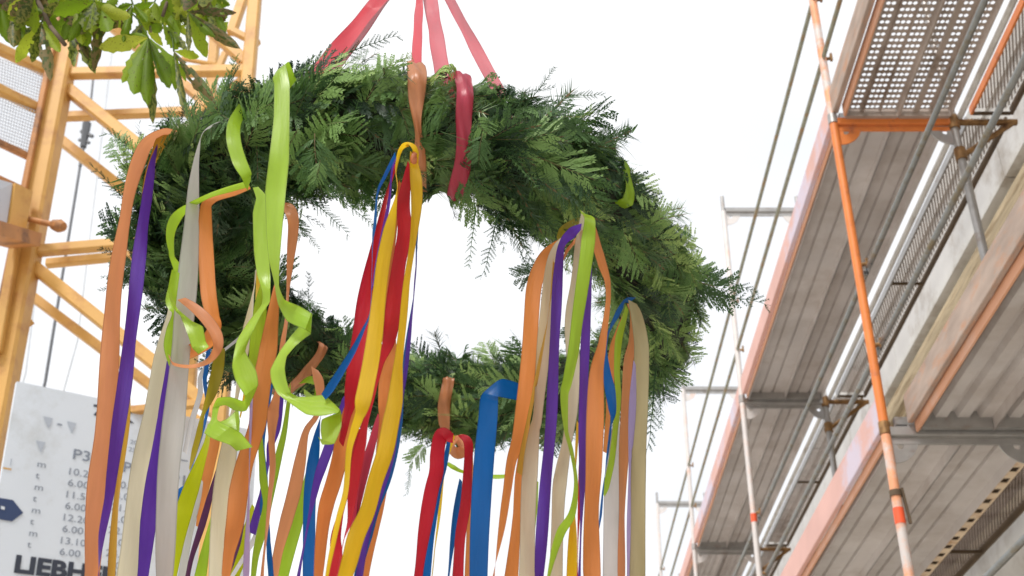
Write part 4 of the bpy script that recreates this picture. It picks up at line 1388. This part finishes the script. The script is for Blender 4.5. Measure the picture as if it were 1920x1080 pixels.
ribbon('purple', 1.75, [(716, 700, 4), (690, 730, 5), (652, 745, 10), (644, 762, 12), (630, 800, 16), (615, 843, 18), (603, 876, 15), (594, 905, 9), (582, 960, 6), (565, 1050, 9), (558, 1090, 10)], 'purple ribbon slanting down left behind the centre bundle', gD)
ribbon('orange', 1.40, [(752, 340, 6), (745, 380, 12), (738, 440, 14), (728, 510, 15), (722, 570, 12), (715, 640, 8)], 'pale orange ribbon along the yellow one under the centre knot', gD)
ribbon('plum', 1.48, [(680, 850, 5), (676, 884, 11), (674, 939, 9), (668, 980, 4)], 'short dark purple ribbon in the gap right of the pinkish red ribbon', gD)
ribbon('pink', 1.47, [(712, 780, 6), (698, 830, 10), (684, 880, 18), (672, 930, 20), (660, 990, 16), (650, 1040, 10), (642, 1090, 8)], 'pink ribbon low in the centre bundle beside the broad yellow one', gD)

gE = 'ribbons tied on the far strand'
ribbon('red', 2.26, [(850, 822, 14), (828, 815, 26), (820, 850, 27), (818, 885, 27), (808, 925, 26), (794, 1007, 26), (783, 1090, 23)], 'left red ribbon hanging from the far strand', gE)
ribbon('blue', 2.29, [(843, 820, 4), (834, 870, 4), (825, 905, 6), (816, 966, 9), (806, 1019, 14), (799, 1090, 15)], 'thin blue ribbon along the left red one of the far strand', gE)
ribbon('yellow', 2.31, [(850, 815, 6), (844, 840, 6), (833, 884, 5), (822, 978, 4), (814, 1047, 5), (809, 1090, 4)], 'very thin yellow ribbon beside the left red one of the far strand', gE)
ribbon('red', 2.27, [(864, 815, 12), (878, 831, 20), (877, 884, 19), (873, 945, 20), (863, 1007, 22), (858, 1090, 23)], 'right darker red ribbon hanging from the far strand', gE)
ribbon('blue', 2.30, [(864, 900, 3), (855, 966, 9), (847, 1027, 8), (840, 1090, 5)], 'thin blue ribbon left of the darker red one', gE)
ribbon('orange', 2.29, [(885, 850, 3), (882, 925, 7), (877, 1047, 9), (876, 1090, 9)], 'thin orange ribbon between the darker red and the wide blue', gE)
ribbon('lime', 2.33, [(838, 868, 4), (850, 876, 7), (866, 884, 5), (900, 892, 4), (930, 894, 6), (950, 893, 4)], 'short thin lime ribbon blown sideways under the far strand', gE, down=False)
ribbon_edges('blue', 2.10, [(986, 726, 984, 752, .06, .06), (966, 716, 968, 750, .03, .03), (944, 710, 946, 746, .01, .01), (932, 714, 936, 744, .005, .0), (906, 736, 934, 744, .0, -.005), (900, 748, 934, 752, 0, 0), (897, 783, 933, 783, 0, 0), (890, 844, 928, 844, 0, 0), (884, 925, 922, 925, 0, 0),
    (881, 1007, 917, 1007, 0, .0), (880, 1090, 914, 1090, 0, 0), (879, 1200, 915, 1200, .0, .0), (876, 1300, 906, 1300, .01, .0)], 'widest bright blue ribbon, folded over the far strand', gE)
ribbon('salmon', 2.33, [(857, 815, 10), (872, 838, 24), (858, 850, 20), (846, 838, 12), (856, 818, 8)], 'small salmon bow under the band of the far strand', gE, cat='bow', down=False)
ribbon('lime', 2.27, [(560, 720, 6), (580, 712, 18), (598, 720, 20), (590, 745, 12), (570, 735, 10)], 'small lime bow on the left of the far strand', gE, cat='bow', down=False)
ribbon('salmon', 2.33, [(556, 650, 14), (563, 680, 22), (558, 710, 20), (550, 722, 8)], 'short salmon ribbon wrapped at the left of the far strand', gE, down=False)

gG = 'ribbons of the right front knot'
ribbon('orange', 1.55, [(1060, 452, 12), (1028, 478, 24), (1012, 505, 26), (1001, 540, 25), (996, 602, 27), (991, 676, 29), (982, 762, 30), (972, 823, 28), (959, 864, 23), (950, 925, 17), (941, 986, 14), (929, 1055, 9), (924, 1090, 6)], 'leftmost orange ribbon of the right front knot', gG)
ribbon('orange', 1.58, [(1000, 700, 6), (990, 790, 14), (982, 850, 18), (976, 900, 22), (970, 966, 21), (963, 1040, 26), (958, 1090, 28)], 'second orange ribbon behind the leftmost orange one', gG)
ribbon('cream', 1.53, [(1070, 440, 6), (1044, 466, 12), (1030, 510, 15), (1023, 602, 19), (1016, 690, 22), (1008, 780, 25), (1002, 810, 27), (994, 884, 32), (990, 966, 32), (988, 1090, 31)], 'cream ribbon between orange and purple on the right knot', gG)
ribbon('gold', 1.52, [(1040, 490, 4), (1030, 580, 3), (1008, 700, 3), (992, 783, 5), (980, 844, 4), (974, 890, 2)], 'very thin golden ribbon edge on the cream and orange pair', gG)
ribbon('purple', 1.51, [(1090, 425, 14), (1072, 437, 22), (1054, 458, 14), (1047, 510, 13), (1043, 584, 17), (1039, 658, 18), (1035, 762, 18), (1031, 823, 18), (1023, 905, 20), (1017, 986, 20), (1010, 1090, 19)], 'straight purple ribbon left in the right bundle', gG)
ribbon('lime', 1.47, [(1098, 398, 8, .04), (1106, 414, 18), (1103, 450, 26), (1098, 491, 23), (1090, 547, 21), (1082, 602, 20), (1075, 658, 18), (1064, 713, 12), (1058, 742, 9), (1061, 803, 8), (1071, 844, 14), (1080, 905, 17), (1073, 962, 20), (1052, 998, 22), (1038, 1039, 17), (1028, 1090, 7)], 'pale lime ribbon twisting down the front of the right bundle', gG)
ribbon('cream', 1.54, [(1094, 402, 6), (1084, 461, 9), (1078, 530, 12), (1070, 600, 14), (1076, 695, 24), (1072, 769, 25), (1062, 835, 20), (1050, 905, 28), (1046, 966, 27), (1042, 1090, 26)], 'cream ribbon behind the pale lime one on the right', gG)
ribbon('purple', 1.53, [(1108, 420, 5), (1110, 491, 5), (1106, 547, 11), (1100, 602, 15), (1096, 676, 17), (1094, 742, 15), (1093, 803, 12), (1093, 864, 7), (1090, 966, 6), (1086, 1090, 5)], 'second purple ribbon, right of the pale lime one', gG)
ribbon('yellow', 1.57, [(1084, 790, 3), (1082, 830, 5), (1077, 937, 7), (1074, 1007, 17), (1072, 1090, 20)], 'bright yellow ribbon low in the right bundle', gG)
ribbon('red', 1.56, [(1103, 720, 3), (1098, 790, 5), (1091, 844, 6), (1090, 884, 9), (1086, 966, 6), (1082, 1090, 4)], 'very thin red ribbon beside the second purple one', gG)
ribbon('orange', 1.50, [(1100, 404, 4), (1112, 430, 8), (1122, 470, 15), (1131, 502, 13), (1139, 532, 5), (1140, 568, 3), (1135, 610, 8), (1129, 650, 15), (1119, 700, 25), (1116, 783, 32), (1113, 884, 34), (1109, 966, 34), (1110, 1090, 36)], 'orange ribbon that twists thin and then hangs broad on the right', gG)
ribbon('olive', 1.58, [(1096, 412, 10), (1075, 420, 16), (1056, 432, 16), (1046, 446, 8)], 'short olive ribbon end at the right front knot', gG, down=False)
ribbon('salmon', 1.545, [(1092, 432, 6), (1078, 452, 12), (1062, 472, 12), (1054, 492, 4)], 'short salmon ribbon end below the right front knot', gG, down=False)
ribbon('lime', 1.62, [(1008, 900, 2), (1006, 950, 5), (1000, 1000, 4), (996, 1040, 2)], 'sliver of lime ribbon between cream and purple, right bundle', gG, down=False)

gH = 'ribbons of the right side knot'
ribbon('blue', 1.72, [(1186, 562, 6, .03), (1172, 566, 9), (1157, 590, 12), (1142, 621, 5), (1135, 655, 6), (1137, 695, 14), (1144, 732, 20), (1148, 770, 18), (1145, 803, 5), (1138, 860, 3), (1131, 920, 5), (1127, 962, 7), (1122, 1000, 3)], 'dark blue ribbon twisting from the right side knot', gH)
ribbon('lime', 1.74, [(1176, 576, 5), (1170, 600, 8), (1160, 639, 15), (1157, 695, 16), (1159, 745, 15), (1154, 803, 12), (1147, 864, 14), (1137, 909, 14), (1131, 930, 5)], 'lime ribbon from the right side knot ending above the white one', gH, down=False)
ribbon('orange', 1.76, [(1172, 580, 6), (1158, 621, 11), (1148, 660, 15), (1144, 720, 18), (1140, 780, 12), (1136, 850, 8)], 'orange ribbon behind the blue twist of the right side knot', gH, down=False)
ribbon('salmon', 1.73, [(1182, 570, 8), (1190, 590, 14), (1188, 640, 14), (1178, 681, 16), (1174, 762, 20), (1170, 844, 20), (1166, 966, 15), (1165, 1090, 14)], 'salmon ribbon left of the khaki one on the right side', gH)
ribbon('khaki', 1.71, [(1186, 566, 10), (1194, 592, 16), (1202, 639, 20), (1203, 681, 25), (1201, 762, 28), (1198, 844, 27), (1196, 966, 30), (1195, 1090, 30)], 'wide khaki cream ribbon, rightmost of all', gH)
ribbon('white', 1.77, [(1158, 780, 6), (1152, 844, 20), (1147, 925, 28), (1145, 1090, 29)], 'white ribbon under the lime one on the right side', gH)
ribbon('lilac', 1.70, [(1190, 680, 3), (1186, 762, 6), (1181, 884, 6), (1178, 1090, 8)], 'very thin lilac ribbon between salmon and khaki ribbons', gH)

# straps that carry the wreath, meeting at the crane's hook ring above the picture
APX = PY(791, -98, 2.0)
gS = 'red straps carrying the wreath'
def strap(pts, Ys, wd, label, col='strap', tw=(0, 0, 0)):
    SEED[0] += 1
    C = np.array([PY(x, y, Y) for (x, y), Y in zip(pts, Ys)])
    Cs = np.array([C[0] + (APX - C[0]) * f_ for f_ in np.linspace(0, .985, 26)])     # drawn tight: straight
    TH = np.interp(np.linspace(0, 1, len(Cs)), np.linspace(0, 1, len(tw)), tw)
    me = ribbon_mesh('strap', Cs, TH, wd, MR[col], .12, SEED[0])
    o = link('strap', me); p0 = Vector(Cs[0]); o.location = p0; me.transform(Matrix.Translation(-p0))
    tag(o, label, 'strap', gS)
strap([(585, 150), (640, 78), (706, 0)], [1.75, 1.77, 1.85], .040, 'wide red strap running up from the upper left of the wreath', 'strapd', (.5, .45, .8, 1.2))
strap([(608, 142), (668, 70), (728, 0)], [1.79, 1.81, 1.88], .036, 'sheer pink strap overlapping the wide red strap at the upper left', 'strap', (.3, .3, .5, .9))
strap([(778, 170), (783, 100), (791, 0)], [1.46, 1.52, 1.70], .019, 'narrow red strap above the salmon band', 'strapd', (.3, .3, .5, .9))
strap([(838, 190), (822, 120), (802, 0)], [1.46, 1.53, 1.72], .030, 'sheer pink strap above the pink band', 'strap', (.5, .2, .2, .9))
strap([(945, 190), (914, 132), (842, 0)], [1.75, 1.78, 1.88], .026, 'pink strap running up from the right half of the near strand', 'strap', (.4, .4, .4, .9))
hk = thing('hook_ring', 'steel ring above the picture gathering the straps', 'hook', APX)
mb = MB()
pr_ = None
for k in range(25):
    t = 2 * math.pi * k / 24
    p = APX + np.array([math.cos(t) * .03, 0, math.sin(t) * .03 + .03])
    if pr_ is not None:
        mb.tube(pr_, p, .006, 8)
    pr_ = p
part(mb, 'ring', M_rope, hk)
mb = MB(); mb.tube(APX + np.array([0, 0, .066]), APX + np.array([0, 0, 9.0]), .007, 8); part(mb, 'cable', M_rope, hk)

# bands wrapped round the wreath
BAND_Y = [(120, 350), (150, 362), (285, 372), (710, 838), (648, 728), (780, 828)]
def band(i, label):
    x, far, hw, col = bands[i]
    t = band_t[i]
    c, rr, tg = rframe(t)
    ok = []
    for a in np.linspace(0, 2 * math.pi, 181) + (math.pi / 2):
        rad = rr * math.cos(a) + WN * math.sin(a)
        p = c + rad * .1
        yy = proj(p)[1]
        if rad @ view(p) > -.35 and BAND_Y[i][0] < yy < BAND_Y[i][1]:
            ok.append(a)
    a0, a1 = ok[0] - .12, ok[-1] + .12
    n_ = 41
    V = []; F = []
    U = []
    r_ = np.random.default_rng(40 + i)
    for k in range(n_):
        f = k / (n_ - 1)
        a = a0 + (a1 - a0) * f
        rad = rr * math.cos(a) + WN * math.sin(a)
        rb = (.106 if i != 2 else .090) + .004 * math.sin(3 * a + i) + .003 * math.sin(9 * a + 2 * i) - .02 * max(0, 1 - min(f, 1 - f) / .05)
        ww = hw * (1 + .07 * math.sin(4 * a + i))
        if i in (0, 3):      # pinched by its knot
            ww *= 1 - .6 * math.exp(-((f - .62 if V is not None and proj(c + (rr * math.cos(a0) + WN * math.sin(a0)) * .1)[1] < proj(c + (rr * math.cos(a1) + WN * math.sin(a1)) * .1)[1] else f - .38) / .13) ** 2)
        sk = (-.024 * math.sin(a) if not far else 0) + .0015 * math.sin(5 * a)
        for j in range(7):
            u = j / 6 - .5
            V.append(c + rad * (rb + .0028 * math.sin(u * 9 + a * 6) + .002 * math.cos(u * 5)) + tg * (u * 2 * ww + sk))
            U.append((j / 6, k / 8))
    F = [(k * 7 + j, (k + 1) * 7 + j, (k + 1) * 7 + j + 1, k * 7 + j + 1) for k in range(n_ - 1) for j in range(6)]
    me = bpy.data.meshes.new('band'); me.from_pydata([tuple(v) for v in V], [], F); me.shade_smooth(); me.materials.append(MR[col])
    uv = me.uv_layers.new(name='UVMap'); uv.data.foreach_set('uv', np.array([U[v] for f in F for v in f], np.float32).ravel())
    o = link('band', me); o.location = Vector(c); me.transform(Matrix.Translation(-Vector(c)))
    tag(o, label, 'ribbon band', 'ribbon bands wrapped round the wreath')
band(0, 'salmon band wrapped round the middle of the near strand above the centre knot')
band(1, 'pink red band wrapped round the near strand, right of the salmon one')
band(2, 'lime band wrapped round the right part of the near strand')
band(3, 'salmon band wrapped round the middle of the far strand')
band(4, 'salmon band wrapped round the left part of the far strand')
band(5, 'red band on the far strand behind the centre bundle')

def knot(x, y, Y, col, w_, h_, label):
    c = PY(x, y, Y)
    nu, nv = 20, 14
    r_ = np.random.default_rng(int(x))
    p1, p2 = r_.uniform(0, 6, 2)
    V = []
    for i in range(nv + 1):
        th = math.pi * i / nv
        for j in range(nu):
            ph = 2 * math.pi * j / nu
            rr_ = 1 + .2 * math.sin(3 * th + 2 * ph + p1) + .13 * math.sin(5 * ph + 6 * th + p2)
            V.append((w_ / 2.9 * rr_ * math.sin(th) * math.cos(ph), w_ * .42 * rr_ * math.sin(th) * math.sin(ph), h_ / 2.5 * math.cos(th) * (1 + .1 * math.sin(ph * 2))))
    F = [(i * nu + j, i * nu + (j + 1) % nu, (i + 1) * nu + (j + 1) % nu, (i + 1) * nu + j) for i in range(nv) for j in range(nu)]
    me = bpy.data.meshes.new('knot'); me.from_pydata(V, [], F); me.shade_smooth(); me.materials.append(MR[col])
    uv = me.uv_layers.new(name='UVMap'); uv.data.foreach_set('uv', np.array([(.1 + .8 * (v % nu) / nu, v // nu / 10) for f in F for v in f], np.float32).ravel())
    o = link('knot', me); o.location = Vector(c)
    tag(o, label, 'knot', None)
knot(776, 296, 1.335, 'salmon', .014, .026, 'salmon knot gathering the yellow, red and blue ribbons of the centre bundle')

# ------------------------------------------------------------ the chestnut branch at the top left
M_leaf = leafy('chestnut_leaf', [(0, (96, 124, 30)), (.4, (126, 156, 32)), (.8, (166, 184, 50)), (1, (186, 192, 70))], .62, spots=((92, 62, 44), 26.0, .63))
M_leafb = leafy('browned_leaf', [(0, (100, 82, 60)), (.5, (122, 108, 60)), (1, (122, 136, 52))], .4, spots=((70, 86, 30), 14.0, .52))
M_bark = mat('chestnut_bark', (96, 82, 66), .9, scale=12, var=.25, bump=.8)
tree = thing('chestnut_tree', 'chestnut tree branch with green browning leaves hanging into the top left corner', 'tree', (-3.6, 2.4, 0))
mb = MB()
TB = [np.array(p) for p in [(-3.6, 2.4, -.05), (-3.55, 2.42, 1.2), (-3.5, 2.4, 2.6), (-3.3, 2.45, 3.7), (-2.9, 2.5, 4.5)]]
for k in range(4):
    mb.tube(TB[k], TB[k + 1], .17 - .025 * k, 12, .145 - .025 * k)
mb.build('trunk', M_bark, tree, smooth=True)
mb = MB()
BR = [TB[3], np.array([-2.7, 2.4, 3.95]), np.array([-2.0, 2.35, 4.05]), np.array([-1.4, 2.35, 4.0]), PY(110, -90, 2.35), PY(330, -70, 2.35)]
for k in range(len(BR) - 1):
    mb.tube(BR[k], BR[k + 1], .05 - .008 * k, 8, .042 - .008 * k)
mb.build('limb', M_bark, tree, smooth=True)

def leaflet_mesh(L, W, seed, holes=True):
    r = np.random.default_rng(seed)
    n_ = 12
    V = []; F = []
    droop = r.uniform(.1, .5); fold = r.uniform(.2, .7)
    for k in range(n_ + 1):
        u = k / n_
        wd = W * (math.sin(math.pi * min(1, u ** 1.35)) ** .8) * .5 + .0004
        if 0 < k < n_:
            wd *= 1 + (.10 if k % 2 else -.06)
        x = L * u; z = -droop * L * u * u * .5
        wl, wr_ = wd * r.uniform(.82, 1.1), wd * r.uniform(.82, 1.1)
        V += [(x, wl, z - wl * fold + r.uniform(-.002, .002)), (x, wl * .5, z - wl * fold * .35), (x, 0, z), (x, -wr_ * .5, z - wr_ * fold * .35), (x, -wr_, z - wr_ * fold + r.uniform(-.002, .002))]
    for k in range(n_):
        for j in range(4):
            if holes and r.random() < .018 and 1 < k < n_ - 1:
                continue
            a = k * 5 + j
            F.append((a, a + 5, a + 6, a + 1))
    me = bpy.data.meshes.new('leaflet'); me.from_pydata(V, [], F); me.shade_smooth()
    return me
LMg = []; LMb = []
for k in range(8):
    me = leaflet_mesh(1, .40 + .05 * (k % 3), 500 + k); me.materials.append(M_leaf)
    at = me.attributes.new('tint', 'FLOAT', 'POINT'); at.data.foreach_set('value', np.full(len(me.vertices), .1 + .1 * k, np.float32)); LMg.append(me)
for k in range(5):
    me = leaflet_mesh(1, .24 + .04 * (k % 3), 600 + k); me.materials.append(M_leafb)
    at = me.attributes.new('tint', 'FLOAT', 'POINT'); at.data.foreach_set('value', np.full(len(me.vertices), .1 + .18 * k, np.float32)); LMb.append(me)
def leaf(cx, cy_, Y, tips, stem_from):
    c = PY(cx, cy_, Y)
    a = PY(stem_from[0], stem_from[1], Y + .04)
    mb = MB(); mid = (a + c) / 2 + np.array([0, 0, .012]); mb.tube(a, mid, .0028, 6); mb.tube(mid, c, .0024, 6)
    lf = mb.build('leaf', M_leaf, tree)
    for (x1, y1, w_, br) in tips:
        dY = random.uniform(-.05, .05)
        b_ = PY(x1, y1, Y + dY)
        d = b_ - c; L = np.linalg.norm(d)
        vv = view(c)
        zd = vv + np.cross(d / L, vv) * random.uniform(-.6, .6)
        B = basis(d, zd)
        me = random.choice(LMb if br else LMg)
        ob = link('leaflet', me); ob.parent = lf
        ob.matrix_parent_inverse = parent_world(lf).inverted()
        want = w_ * (.72 if not br else .9) * proj(c)[2] / FPX
        nat = L * (.45 if not br else .28)
        M4 = Matrix.Identity(4)
        for i in range(3):
            M4[i][0] = B[i, 0] * L; M4[i][1] = B[i, 1] * L * min(1.9, want / nat); M4[i][2] = B[i, 2] * L * .6; M4[i][3] = c[i]
        ob.matrix_basis = M4
Yl = 2.35
leaf(278, 70, Yl, [(184, 90, 46, 0), (228, 150, 40, 0), (252, 172, 44, 0), (282, 176, 40, 0), (310, 160, 42, 0), (288, 226, 26, 1), (322, 142, 44, 0), (236, 60, 20, 0)], (240, 18))
leaf(305, 45, Yl + .03, [(315, -5, 44, 0), (262, 5, 40, 0), (330, 90, 40, 0), (285, 60, 30, 0), (350, 92, 20, 1)], (318, -20))
leaf(352, 22, Yl - .03, [(386, 108, 38, 0), (447, 85, 22, 1), (440, 24, 22, 1), (352, 92, 16, 1), (400, 60, 24, 0), (372, -5, 30, 0)], (338, -20))
leaf(326, 96, Yl - .01, [(372, 108, 30, 0), (400, 194, 26, 1), (332, 165, 18, 0), (356, 220, 20, 1), (350, 150, 18, 0)], (318, 60))
leaf(78, 42, Yl, [(33, 118, 40, 0), (62, 116, 26, 1), (92, 136, 26, 1), (12, 34, 34, 0), (112, 96, 30, 0), (22, 84, 26, 1)], (90, -10))
leaf(130, 30, Yl + .05, [(152, 66, 36, 0), (134, 120, 22, 1), (95, 90, 30, 0), (178, 130, 26, 1), (106, 20, 36, 0), (165, 95, 20, 1)], (138, -20))
leaf(190, 18, Yl - .02, [(240, 30, 30, 0), (202, 56, 34, 0), (182, 128, 24, 1), (160, 58, 34, 0), (222, -5, 28, 0), (160, 8, 30, 0)], (190, -40))
leaf(30, 8, Yl + .02, [(0, 60, 40, 0), (26, 82, 24, 1), (62, 40, 36, 0), (-30, 30, 40, 0), (50, 70, 30, 0)], (50, -40))
for k in range(9):                                    # smaller leaves reaching to the right
    cx = random.uniform(225, 415); cyy = random.uniform(-25, 42)
    tips = []
    for q in range(6):
        an = math.radians(random.uniform(15, 165)); L = random.uniform(34, 62)
        tips.append((cx + math.cos(an) * L, cyy + math.sin(an) * L, random.uniform(18, 28), random.random() < .3))
    leaf(cx, cyy, Yl + random.uniform(-.04, .12), tips, (cx + random.uniform(-30, 30), cyy - 60))
for k in range(16):                                   # the dense part along the top edge
    cx = random.uniform(-20, 210) if k < 12 else random.uniform(240, 400)
    cyy = random.uniform(-70, 16) if k < 12 else random.uniform(-80, -30)
    tips = []
    for q in range(6):
        an = math.radians(random.uniform(10, 170)); L = random.uniform(50, 85)
        tips.append((cx + math.cos(an) * L, cyy + math.sin(an) * L, random.uniform(26, 44), random.random() < .28))
    leaf(cx, cyy, Yl + random.uniform(-.08, .14), tips, (cx + random.uniform(-20, 20), cyy - 50))
mb = MB(); mb.path([PY(110, -90, 2.35), PY(70, 0, 2.34), PY(95, 50, 2.33), PY(122, 84, 2.33)], .006); mb.build('twig', M_bark, tree, smooth=True)
mb = MB(); mb.path([PY(330, -70, 2.35), PY(318, -10, 2.35), PY(305, 30, 2.35)], .005); mb.build('twig', M_bark, tree, smooth=True)
# leaf mass of the same tree above the picture
for k in range(10):
    cx, cyy = random.uniform(-300, 350), random.uniform(-330, -120)
    leaf(cx, cyy, Yl + random.uniform(-.2, .3), [(cx + random.uniform(-90, 90), cyy + random.uniform(30, 100), 40, 0) for q in range(5)], (cx, cyy - 60))
